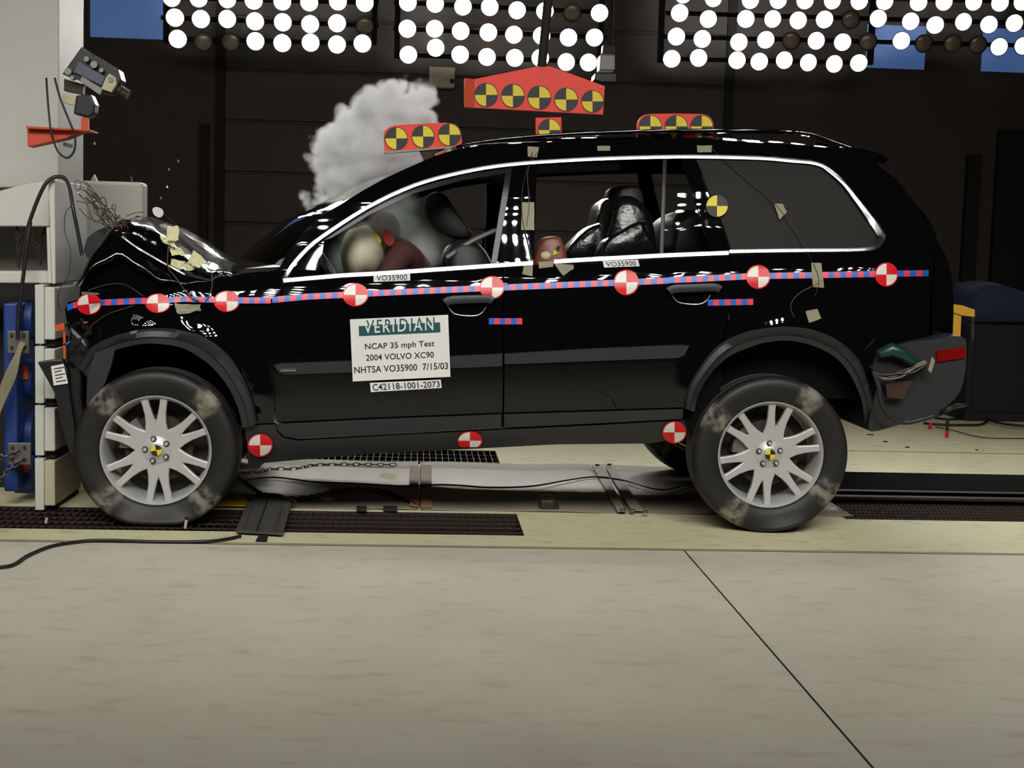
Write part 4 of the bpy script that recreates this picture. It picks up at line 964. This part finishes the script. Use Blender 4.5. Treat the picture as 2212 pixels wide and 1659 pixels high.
for i, y in enumerate((690, 820, 935, 1022)):
    c = P(58, y, .55); cl = MB().lathe([(.0001, -.055), (.09, -.055), (.098, -.048), (.098, .045), (.0001, .045)], 28, c, 'x').build('load_cell', 'blue', bar, 40)
    if i in (1, 3): patch('cell_sticker', [(47, y-30), (61, y-30), (61, y), (47, y)], 'orange', bar, plane=.44, n=1)
for q in ([(15, 715), (62, 715), (62, 763), (16, 763)], [(17, 957), (66, 957), (66, 1004), (18, 1004)]):
    o_ = pb('anchor_plate', q, .27, .02, 'steel', bv=.002)
    for dx in (10, 36):
        for dy_ in (10, 36): MB().lathe([(.0001, -.008), (.007, -.008), (.009, 0)], 6, P(q[0][0]+dx, q[0][1]+dy_, .268)).build('anchor_bolt', 'darksteel', bar, 30)
mbx = MB()
for i in range(7): mbx.tube([P(a, b, .24) for a, b in sp2([(44+i*2, 734+i), (36+i*1.5, 760), (16+i*3, 800+i*2), (-4+i*2.2, 850+i*3), (-30, 930+i*6)], 4)], .004, 6)
tag(mbx.build('cable_bundle', 'ducttape', None, True), 'bundle of pale grey cables running down left from the upper anchor plate', 'cable')
# --- chains
def chain(name, pts, label, wr=.0038, L=.034, W=.013, m='rust', parent=None):
    c = spline(pts, 12); D = [0]
    for a, b in zip(c, c[1:]): D.append(D[-1]+(b-a).length)
    mb_ = MB(); n = int(D[-1]/(L*.78)); i = 0
    for k in range(n):
        s = (k+.5)*L*.78
        while i < len(D)-2 and D[i+1] < s: i += 1
        t = (s-D[i])/max(1e-6, D[i+1]-D[i]); p = c[i].lerp(c[i+1], t); d = (c[i+1]-c[i]).normalized()
        u = d.cross(Vector((0, 1, 0)) if k % 2 else Vector((.3, 0, 1))).normalized()
        lp = []
        for q in range(11):
            a = 2*PI*q/10; e = math.cos(a); f = math.sin(a); lp.append(p+d*(e*L*.5*(1 if abs(e) > .5 else 1.2))+u*(f*W))
        mb_.tube(lp, wr, 5, cap=False)
    return tag(mb_.build(name, m, parent, True), label, 'chain')
chain('hanging_chain', [P(37, 492, .5), P(40, 530, .5), P(41, 578, .5)], 'rusty chain hanging straight in the white barrier recess', W=.010)
chain('hanging_chain', [P(62, 492, .5), P(75, 525, .5), P(88, 548, .5), P(86, 578, .5)], 'rusty chain slanting right in the white barrier recess', W=.010)
chain('hanging_chain', [P(97, 492, .55), P(93, 520, .55), P(88, 545, .55)], 'short rusty chain beside the post of the barrier recess', W=.010)
chain('anchor_chain', [P(40, 972, .25), P(22, 982, .25), P(0, 988, .25), P(-40, 1000, .25)], 'short chain tied to the lower anchor plate of the barrier, upper strand', m='steel')
chain('anchor_chain', [P(48, 992, .25), P(30, 1005, .25), P(8, 1028, .25), P(-30, 1060, .25)], 'short chain tied to the lower anchor plate of the barrier, lower strand', m='steel')
def fl(pts, z): return [PZ(a, b, z) for a, b in pts]
chain('floor_chain', fl([(512, 1032), (540, 1050), (568, 1068), (610, 1076), (650, 1077), (690, 1070), (730, 1061), (782, 1057), (830, 1062), (870, 1078), (905, 1091)], .016), 'dark chain arched over the grey sheet metal under the car', L=.036, W=.011)
chain('floor_chain', fl([(525, 1021), (560, 1019), (590, 1013), (640, 1012), (680, 1005), (740, 1003), (860, 1004)], .014), 'thin chain along the far edge of the sheet metal under the car', L=.045, W=.009, m='greenstrap', wr=.003)
# --- cables
def cable(name, pts, r, label, m='cable', seg=8, n=8):
    return tag(MB().tube(spline(pts, n), r, seg).build(name, m, None, True), label, 'cable')
cable('cable', fl([(-60, 1228), (0, 1225), (30, 1219), (62, 1199), (110, 1180), (170, 1170), (230, 1167), (330, 1170), (430, 1170), (480, 1166), (520, 1158)], .009), .007, 'black cable curling over the grey floor from the left edge to the ribbed plate')
cable('cable', fl([(512, 1045), (540, 1035), (590, 1031), (640, 1036), (680, 1041), (780, 1045), (870, 1050), (960, 1047), (1060, 1053), (1150, 1050), (1220, 1038), (1285, 1030), (1350, 1038), (1430, 1058), (1500, 1040), (1560, 1030)], .022), .0045, 'thin black cable wavering along the sheet metal under the car')
cable('thick_cable', [P(48, 562, .25), P(58, 500, .25), P(78, 440, .25), P(98, 398, .25), P(117, 383, .26), P(138, 384, .26), P(150, 404, .24), P(158, 450, .2), P(168, 500, .2), P(177, 552, .2)], .009, 'thick black cable arched over the top of the white barrier column')
cable('thick_cable', [P(66, 480, .24), P(58, 530, .23), P(50, 600, .23), P(40, 680, .23), P(38, 735, .23)], .009, 'thick black cable hanging down past the upper blue load cell')
cable('thin_wire', [P(160, 440, .27), P(142, 460, .26), P(140, 500, .25), P(152, 540, .24), P(148, 590, .22), P(128, 630, .2), P(126, 660, .2), P(134, 676, .2)], .002, 'thin dark wire drooping down the face of the white column')
cable('camera_cable', [P(118, 168, .32), P(131, 215, .32), P(150, 262, .3), P(162, 295, .3), P(160, 326, .3), P(145, 341, .3), P(126, 328, .3), P(114, 300, .3)], .005, 'black cable looping below the orange camera bracket')
cable('camera_cable', [P(100, 168, .34), P(104, 225, .34), P(109, 275, .33), P(116, 306, .3)], .005, 'black cable hanging straight beside the orange bracket')
# wires torn out over the barrier corner
tg = thing('wire_tangle', 'tangle of thin torn brown wires hanging over the peak of the buckled hood', 'wires', P(262, 520, .3))
rt = random.Random(11)
for i in range(16):
    a0 = (rt.uniform(156, 205), rt.uniform(390, 450)); pts = [a0]
    for k in range(1, 5):
        t = k/4; pts.append((lerp(a0[0], 262+rt.uniform(-18, 14), t)+rt.uniform(-9, 9), lerp(a0[1], 500+rt.uniform(-30, 14), t)+rt.uniform(-9, 9)))
    MB().tube([P(x, y, .26+.02*math.sin(i+j)) for j, (x, y) in enumerate(sp2(pts, 5))], .0022, 5).build('wire_strand', 'brownwire', tg, True)
for (x, y, r_) in ((204, 426, 9), (246, 448, 7), (168, 400, 11), (262, 490, 12), (268, 500, 16), (258, 478, 10)):
    MB().tube([P(x+r_*.6*math.cos(q*.5), y+r_*math.sin(q*.5), .25) for q in range(14)], .002, 5).build('wire_strand', 'brownwire', tg, True)
MB().tube([P(a, b, .27) for a, b in sp2([(272, 468), (290, 460), (312, 458)], 4)], .002, 5).build('wire_strand', 'brownwire', tg, True)
# torn translucent liner behind the hood peak
pb_ = MB().prism([P(a, b, .34) for a, b in [(180, 542), (188, 515), (205, 500), (236, 487), (242, 494), (215, 525), (190, 560)]], (0, .006, 0)).build('torn_splash_liner', 'plastic', car)
fl_ = thing('paper_tag', 'small white paper tag on a thread flying above the buckled hood', 'tag', P(341, 470, .5))
MB().prism([P(a, b, .5) for a, b in sp2([(330, 450), (338, 447), (350, 452), (353, 462), (346, 470), (335, 466), (330, 458)], 2, True)], (0, .003, 0)).build('tag_paper', 'paper', fl_)
MB().tube([P(352, 462, .5), P(372, 477, .5), P(385, 490, .5)], .0012, 5).build('thread', 'brownwire', fl_)
for i, (x, y, m_) in enumerate([(385, 348, 'orange'), (365, 366, 'orange'), (361, 404, 'paper'), (347, 428, 'orange'), (204, 310, 'paper')]):
    c = P(x, y, .5); w_ = ['orange fragment flying high above the hood', 'orange fragment flying left above the hood, larger', 'white splinter flying above the hood', 'tiny orange speck just above the paper tag', 'white speck beside the barrier edge below the camera'][i]
    tag(MB().prism([c+Vector((-.004, 0, -.003)), c+Vector((.004, 0, -.006)), c+Vector((.003, 0, .006)), c+Vector((-.002, 0, .008))], (0, .004, 0)).build('flying_fragment', m_), w_, 'fragment', 'fragments in the air')
for q, n_ in (([(196, 389), (203, 377), (210, 391)], 'pale chip standing on the left of the white block top'), ([(279, 393), (282, 380), (285, 394)], 'dark chip standing on the right of the white block top')):
    tag(MB().prism([P(a, b, 2.1) for a, b in q], (0, .03, 0)).build('debris_chip', 'cream' if q[0][0] < 250 else 'dark'), n_, 'debris')
# ------------------------------------------------------------------ high speed camera on its bracket
hc = thing('high_speed_camera', 'grey high speed camera tilted down to the right at the top left', 'camera', P(180, 252, .36))
def hp(name, pts, Y, d, m, bv=.004): return pb(name, pts, Y, d, m, hc, bv)
hp('camera_body', [(134, 160), (176, 101), (256, 150), (262, 172), (240, 203), (216, 200), (160, 168)], .36, .11, 'blackp')
hp('side_panel', [(168, 132), (228, 166), (220, 186), (158, 156)], .345, .02, 'camgrey')
hp('lower_rail', [(176, 164), (222, 192), (216, 206), (172, 176)], .35, .03, 'steel', .002)
hp('front_cap', [(228, 168), (236, 158), (250, 168), (252, 182), (240, 200), (218, 192)], .34, .12, 'cream')
for (x, y, r_) in ((188, 128, .012), (204, 140, .016), (220, 152, .010), (240, 172, .012), (148, 155, .016), (157, 168, .010)):
    MB().lathe([(.0001, -.012), (r_, -.012), (r_*1.1, 0), (r_*1.1, .02)], 16, P(x, y, .345)).build('knob', 'steel', hc, 30)
a = P(246, 190, .40); b = P(277, 205, .40); MB().tube([a, a.lerp(b, .5), a.lerp(b, .55), b], [.028, .028, .024, .026], 20).build('lens', 'darksteel', hc, 40)
MB().tube([P(176, 102, .36), P(252, 152, .36)], .003, 6).build('top_edge', 'chrome', hc)
MB().tube([P(262, 185, .35), P(281, 197, .35)], .0035, 6).build('lens_bar', 'chrome', hc)
hp('tripod_head', [(164, 206), (196, 203), (205, 225), (203, 245), (190, 254), (176, 250), (158, 246)], .37, .09, 'blackp', .008)
hp('terminal_block', [(136, 201), (166, 209), (164, 229), (136, 222)], .38, .05, 'cream', .002)
hp('heat_fins', [(138, 170), (180, 182), (178, 204), (138, 196)], .40, .05, 'darksteel', .002)
brk = thing('camera_bracket', 'orange wedge bracket holding the camera on the barrier wall', 'bracket', P(130, 300, .5))
pb('bracket_wedge', [(58, 274), (186, 280), (140, 299), (60, 317)], .40, .10, 'orange', brk, .002)
pb('bracket_shelf', [(56, 272), (195, 280), (195, 283), (56, 277)], .36, .16, 'orange', brk, 0)
pb('bracket_tab', [(175, 254), (190, 254), (190, 281), (175, 280)], .38, .03, 'orange', brk, .002)
hd = thing('hanging_camera', 'small dark camera hanging right beside the middle bank of floodlights', 'camera', P(1312, 178, 3.4))
pb('camera_body', [(1297, 118), (1328, 118), (1328, 152), (1295, 152)], 3.4, .16, 'steel', hd); pb('camera_top', [(1303, 96), (1328, 98), (1328, 116), (1302, 114)], 3.4, .1, 'darksteel', hd)
pb('camera_base', [(1286, 158), (1330, 158), (1330, 177), (1300, 178), (1284, 172)], 3.38, .2, 'blackp', hd)
p = P(1318, 96, 3.45); MB().tube([p, Vector((p.x, p.y, 6.5))], .02, 8).build('hanger_rod', 'dark', hd)
p0 = P(926, 192, WY); p1 = P(982, 150, WY); jb = thing('wall_box', 'pale junction box on the dark door behind the smoke', 'box', (p0.x, WY-.1, p0.z))
bevel(MB().box((p0.x, WY-.16, p0.z), (p1.x, WY-.03, p1.z)).build('box_body', 'cream', jb), .01)
q = P(977, 175, WY-.17); MB().lathe([(.0001, -.01), (.02, -.01), (.022, .01)], 12, q).build('box_knob', 'dark', jb)
# ------------------------------------------------------------------ floor fittings
def grating(x0, x1, ya, yb, nx, ny, label, m='rust', wd=.0013, z=-.004):
    mb_ = MB()
    for i in range(nx+1):
        x = lerp(x0, x1, i/nx); mb_.box((x-wd, ya, z-.012), (x+wd, yb, z))
    for j in range(ny+1):
        y = lerp(ya, yb, j/ny); mb_.box((x0, y-.0022, z-.010), (x1, y+.0022, z-.002))
    return tag(mb_.build('floor_grating', m), label, 'grating')
grating(-3.0, x_gn, y_g0, y_g1, 100, 5, 'rusty floor grating set in the lane in front of the barrier, nearer of the two')
grating(-3.0, x_gf, y_f0, y_f1, 92, 4, 'steel floor grating seen beyond the sheet metal under the car, farther of the two', 'steel')
ya, yb = y_r0, y_r1
grating(x_r, 5.2, ya+.03, lerp(ya, yb, .52), 130, 9, 'dark fine floor grating in the pit behind the rear wheel', 'rust', .002, -.06)
bm1 = MB().box((x_r, lerp(ya, yb, .58), -.12), (6.9, lerp(ya, yb, .66), -.03)).box((x_r, lerp(ya, yb, .54), -.045), (6.9, lerp(ya, yb, .70), -.03)); tag(bm1.build('steel_rail', 'rust'), 'rusty steel rail running along the pit behind the rear wheel', 'rail')
def plate(px0, px1, label, seed):
    x0 = PZ(px0, 1100).x; x1 = PZ(px1, 1100).x; N = 30; V = []; F = []
    for j in range(7):
        for i in range(N+1):
            u, v = i/N, j/6; x = lerp(x0, x1, u)+(PZ(px0, 1010).x-PZ(px0, 1010).x)*0; y = lerp(y_c0, y_c1, v)
            V.append((x, y, .006+.006*math.sin(u*PI*2+seed)*math.sin(v*PI)+.003*math.sin(u*9+v*4+seed)))
    for j in range(6):
        for i in range(N): F.append((j*(N+1)+i, j*(N+1)+i+1, (j+1)*(N+1)+i+1, (j+1)*(N+1)+i))
    o_ = obj('sheet_metal_cover', V, F, 'sheet', None, True); s_ = o_.modifiers.new('solid', 'SOLIDIFY'); s_.thickness = .003
    return tag(o_, label, 'metal sheet')
plate(430, 903, 'grey sheet metal cover under the front of the car, left of the tan strips', 0)
plate(908, 1345, 'grey sheet metal cover between the tan strips and the slanting green straps', 2)
plate(1350, 1815, 'grey sheet metal cover beside the rear wheel', 4)
def fquad(name, q, z, m, th=.004):
    pts = [PZ(a, b, z) for a, b in q]; return MB().prism([pts[3], pts[2], pts[1], pts[0]], (0, 0, th)).build(name, m)
tag(fquad('tan_strip', [(885, 1008), (904, 1008), (904, 1095), (885, 1093)], .014, 'tan'), 'tan strip left of the joint in the sheet metal under the car', 'strip')
tag(fquad('tan_strip', [(909, 1006), (932, 1006), (933, 1096), (910, 1096)], .014, 'tan'), 'tan strip right of the joint in the sheet metal under the car', 'strip')
for q, n_ in (([(1282, 1012), (1304, 1012), (1352, 1106), (1334, 1106)], 'weathered green strap slanting over the sheet metal, left of the pair'), ([(1309, 1012), (1328, 1012), (1390, 1104), (1364, 1104)], 'weathered green strap slanting over the sheet metal, right of the pair')):
    tag(fquad('strap', q, .014, 'greenstrap'), n_, 'strap')
for x, y, n_ in ((1290, 1006, 'far left'), (1316, 1005, 'far right'), (1345, 1104, 'near left'), (1366, 1105, 'near middle'), (1394, 1108, 'near right')):
    tag(MB().lathe([(.014, 0), (.013, .01), (.008, .013), (.0001, .013)], 12, PZ(x, y, .018), 'z').build('strap_bolt', 'steel', None, 40), 'bolt holding the green straps, %s one' % n_, 'bolt', 'bolts of the green straps')
# near edge curb pieces: grey boxes and clips
for x, w_, n_ in ((770, 22, 'left'), (828, 30, 'right')):
    tag(fquad('edge_clip', [(x, 1097), (x+w_, 1098), (x+w_, 1105), (x, 1104)], .006, 'darksteel', .012), 'dark clip on the near edge of the sheet metal behind the grating, %s one' % n_, 'clip', 'clips on the sheet metal edge')
# ribbed rubber topped plate
rp = thing('ribbed_plate', 'grey ribbed metal plate lying over the grating beside the front wheel', 'plate', PZ(565, 1120, 0))
c4 = [PZ(509, 1150, .012), PZ(611, 1156, .012), PZ(633, 1078, .03), PZ(541, 1073, .03)]
MB().prism(c4, (0, 0, .008)).build('plate_body', 'plate', rp)
for t0, t1, m_ in ((.14, .17, 'steel'), (.42, .46, 'dark'), (.78, .84, 'steel')):
    q = [c4[0].lerp(c4[1], t0), c4[0].lerp(c4[1], t1), c4[3].lerp(c4[2], t1), c4[3].lerp(c4[2], t0)]
    MB().prism([v+Vector((0, 0, .008)) for v in q], (0, 0, .004)).build('rib', m_, rp)
MB().tube([PZ(536, 1080, .04), PZ(560, 1069, .05), PZ(600, 1071, .05), PZ(636, 1084, .04)], .012, 8).build('folded_edge', 'dark', rp, True)
tag(fquad('black_strip', [(560, 1156), (580, 1156), (576, 1171), (552, 1170)], .002, 'dark'), 'short black strip sticking out below the ribbed plate', 'strip')
tag(fquad('yellow_plate', [(468, 1093), (500, 1064), (545, 1080), (530, 1094)], .012, 'yellowsteel'), 'yellow painted plate half hidden behind the front wheel', 'plate')
dv = thing('floor_sensor', 'small dark sensor block with a wire loop on the near edge of the sheet metal', 'sensor', PZ(1186, 1106, 0))
c = PZ(1184, 1104, 0); bevel(MB().box(c+Vector((-.04, 0, .004)), c+Vector((.035, .08, .055))).build('sensor_body', 'darksteel', dv), .01)
MB().box(c+Vector((.03, .01, .004)), c+Vector((.055, .06, .03))).build('sensor_plug', 'dark', dv)
MB().tube([PZ(1167, 1090, .05), PZ(1170, 1072, .06), PZ(1182, 1067, .07), PZ(1192, 1072, .06), PZ(1198, 1088, .05)], .002, 6).build('wire_loop', 'brownwire', dv, True)
for (x, y, n_, h_) in ((400, 1143, 'small white and black marker pin standing on the grating below the front wheel', .055), (99, 1132, 'small white marker pin standing in front of the barrier foot', .04)):
    c = PZ(x, y, 0); r = thing('marker_pin', n_, 'pin', c)
    MB().tube([c+Vector((0, 0, .004)), c+Vector((.006, 0, h_*.8))], .007, 10).build('pin_shaft', 'cream', r, 40); MB().tube([c+Vector((.006, 0, h_*.8)), c+Vector((.008, 0, h_))], .009, 10).build('pin_cap', 'dark', r, 40)
for (x, y, h_, n_) in ((2009, 927, .05, 'short pink red cap on the floor below the rear bumper, left of the pair'), (2045, 945, .10, 'dark pin with a pink red sleeve on the floor behind the car')):
    c = PZ(x, y, 0); r = thing('floor_pin', n_, 'pin', c)
    MB().tube([c, c+Vector((0, 0, .05))], .014, 12).build('pin_sleeve', 'redcap', r, 40)
    if h_ > .06: MB().tube([c+Vector((0, 0, .05)), c+Vector((0, 0, .11)), c+Vector((0, 0, .14))], [.011, .011, .018], 12).build('pin_rod', 'darksteel', r, 40)
for (x, y, l_, an, n_) in ((1880, 940, .05, 0, 'left'), (1913, 955, .035, .3, 'middle left'), (1960, 967, .03, 0, 'middle'), (2110, 973, .02, .8, 'right')):
    c = PZ(x, y, 0); d = Vector((math.cos(an), -math.sin(an), 0))*l_*.5
    tag(MB().tube([c-d+Vector((0, 0, .004)), c+d+Vector((0, 0, .004))], .004, 6).build('floor_scrap', 'dark'), 'small dark scrap on the floor behind the rear wheel, %s one' % n_, 'scrap', 'scraps behind the rear wheel')
cable('hose', [P(1886, 800, -.03), P(1898, 835, -.04), P(1904, 870, -.04), P(1925, 902, -.03), P(1955, 912, -.02), P(1990, 906, -.03), P(2030, 893, .0), P(2068, 877, .4), PZ(2095, 876, .02), PZ(2120, 878, .016), PZ(2170, 888, .016), PZ(2260, 900, .016)], .012, 'thick sheathed cable hanging from the rear bumper corner to the floor', 'plastic')
cable('coiled_cable', [PZ(a, b, .012) for a, b in [(2005, 898), (2040, 905), (2100, 903), (2140, 893), (2125, 915), (2080, 918), (2030, 917), (1995, 914)]], .009, 'black cable lying in a flat loop on the floor behind the rear bumper')
cable('coiled_cable', [PZ(a, b, .028) for a, b in [(2280, 872), (2212, 880), (2160, 884), (2132, 892), (2135, 905), (2160, 914), (2212, 920), (2290, 922)]], .010, 'black cable looping at the right edge of the floor')
cable('coiled_cable', [PZ(a, b, .012) for a, b in [(2020, 922), (2060, 930), (2110, 943), (2160, 947), (2230, 947)]], .004, 'thin black wire trailing to the right edge behind the pink pins')
# ------------------------------------------------------------------ right background
yp = thing('yellow_bracket', 'yellow painted steel bracket standing on the rear bumper of the car', 'bracket', P(2066, 738, 1.0))
pb('post', [(2060, 665), (2078, 665), (2073, 775), (2055, 775)], 1.0, .05, 'yellowsteel', yp, .003)
pb('top_beam', [(2059, 657), (2080, 660), (2106, 669), (2106, 685), (2080, 682), (2060, 676)], .99, .09, 'yellowsteel', yp, .003)
pb('side_rod', [(2100, 684), (2104, 684), (2104, 736), (2100, 736)], 1.05, .01, 'darksteel', yp, 0)
cb = thing('equipment_cabinet', 'dark low equipment cabinet standing at the right edge behind the car', 'cabinet', (P(2160, 800, 4.6).x, 4.6, 0))
a = P(2095, 700, 4.6); bevel(MB().box((a.x, 4.6, 0), (a.x+2.4, 5.5, a.z)).build('cabinet_body', 'dark', cb), .01)
for k in range(3): bevel(MB().box((a.x+.05+k*.5, 4.585, .08), (a.x+.5+k*.5, 4.6, a.z-.08)).build('cabinet_door', 'dark', cb), .004)
tp = MB(); cushion(tp, [Vector((P(a_, b_, 4.7).x, 4.7, P(a_, b_, 4.7).z)) for a_, b_ in [(2088, 702), (2092, 640), (2110, 618), (2150, 610), (2190, 622), (2240, 640), (2330, 650), (2330, 702)]], 4.65, .7)
tag(tp.build('blue_tarpaulin', 'bluetarp', None, 50), 'dark blue tarpaulin bunched on the cabinet at the right edge', 'tarpaulin')
# ------------------------------------------------------------------ smoke
def smoke(name, label, balls, Y, dens, edge, noise, ns, parent=None, col=(.985, .987, .992), pad=.12, dy=None, seed=0):
    cs = []
    for k, b in enumerate(balls):
        yy = Y+(dy[k] if dy else 0); c = P(b[0], b[1], yy); c2 = P(b[0]+b[2], b[1], yy); cs.append((c, (c2-c).length, b[3] if len(b) > 3 else 1))
    lo = [min(c[i]-r-pad for c, r, _ in cs) for i in range(3)]; hi = [max(c[i]+r+pad for c, r, _ in cs) for i in range(3)]
    o = Vector(((lo[0]+hi[0])/2, (lo[1]+hi[1])/2, (lo[2]+hi[2])/2))
    m = bpy.data.materials.new(name+'_volume'); m.use_nodes = True; nt = m.node_tree; L = nt.links; nt.nodes.remove(nt.nodes['Principled BSDF'])
    tc = nt.nodes.new('ShaderNodeTexCoord')
    n = nt.nodes.new('ShaderNodeTexNoise'); n.inputs['Scale'].default_value = ns; n.inputs['Detail'].default_value = 5; n.inputs['Roughness'].default_value = .55
    L.new(tc.outputs['Object'], n.inputs['Vector'])
    best = None
    def mth(op, a, v=None):
        x = nt.nodes.new('ShaderNodeMath'); x.operation = op
        if isinstance(a, (int, float)): x.inputs[0].default_value = a
        else: L.new(a, x.inputs[0])
        if v is not None:
            if isinstance(v, (int, float)): x.inputs[1].default_value = v
            else: L.new(v, x.inputs[1])
        return x.outputs[0]
    for c, r, _ in cs:
        d = nt.nodes.new('ShaderNodeVectorMath'); d.operation = 'DISTANCE'; L.new(tc.outputs['Object'], d.inputs[0]); d.inputs[1].default_value = c-o
        s = mth('SUBTRACT', r, d.outputs['Value']); best = s if best is None else mth('MAXIMUM', best, s)
    vo = nt.nodes.new('ShaderNodeTexVoronoi'); vo.feature = 'SMOOTH_F1'; vo.inputs['Scale'].default_value = ns*1.1; vo.inputs['Smoothness'].default_value = .3; L.new(tc.outputs['Object'], vo.inputs['Vector'])
    nz = mth('MULTIPLY', mth('SUBTRACT', n.outputs['Fac'], .5), noise*2); vz = mth('MULTIPLY', mth('SUBTRACT', .45, vo.outputs['Distance']), noise)
    f = mth('ADD', mth('ADD', best, nz), vz)
    mr = nt.nodes.new('ShaderNodeMapRange'); mr.interpolation_type = 'SMOOTHSTEP'; mr.inputs['From Min'].default_value = 0; mr.inputs['From Max'].default_value = edge; mr.inputs['To Max'].default_value = dens
    L.new(f, mr.inputs['Value'])
    v = nt.nodes.new('ShaderNodeVolumeScatter'); v.inputs['Color'].default_value = col+(1,); v.inputs['Anisotropy'].default_value = 0; L.new(mr.outputs[0], v.inputs['Density'])
    L.new(v.outputs[0], nt.nodes['Material Output'].inputs['Volume'])
    mb_ = MB()
    mb_.box(lo, hi); ob = mb_.build(name, m, parent, origin=o)
    if label: ob['label'] = label; ob['category'] = 'smoke'; ob['kind'] = 'stuff'
    return ob
SB = [(905, 212, 40), (850, 200, 40), (800, 238, 54), (762, 262, 44), (860, 275, 84), (912, 262, 38), (732, 325, 62), (800, 335, 92), (694, 352, 34), (738, 395, 62), (712, 435, 40), (850, 330, 70), (660, 430, 16)]
smoke('smoke_cloud', 'white billowing smoke cloud rising behind the windshield of the black car', SB, 1.15, 60, .07, .062, 11)
HB = [(800, 540, 80), (850, 490, 75), (900, 540, 70), (740, 560, 50), (880, 440, 45)]
smoke('cabin_smoke', 'thin grey smoke hanging around the airbag inside the front side window', HB, .60, 12, .18, .05, 7, pad=.03)
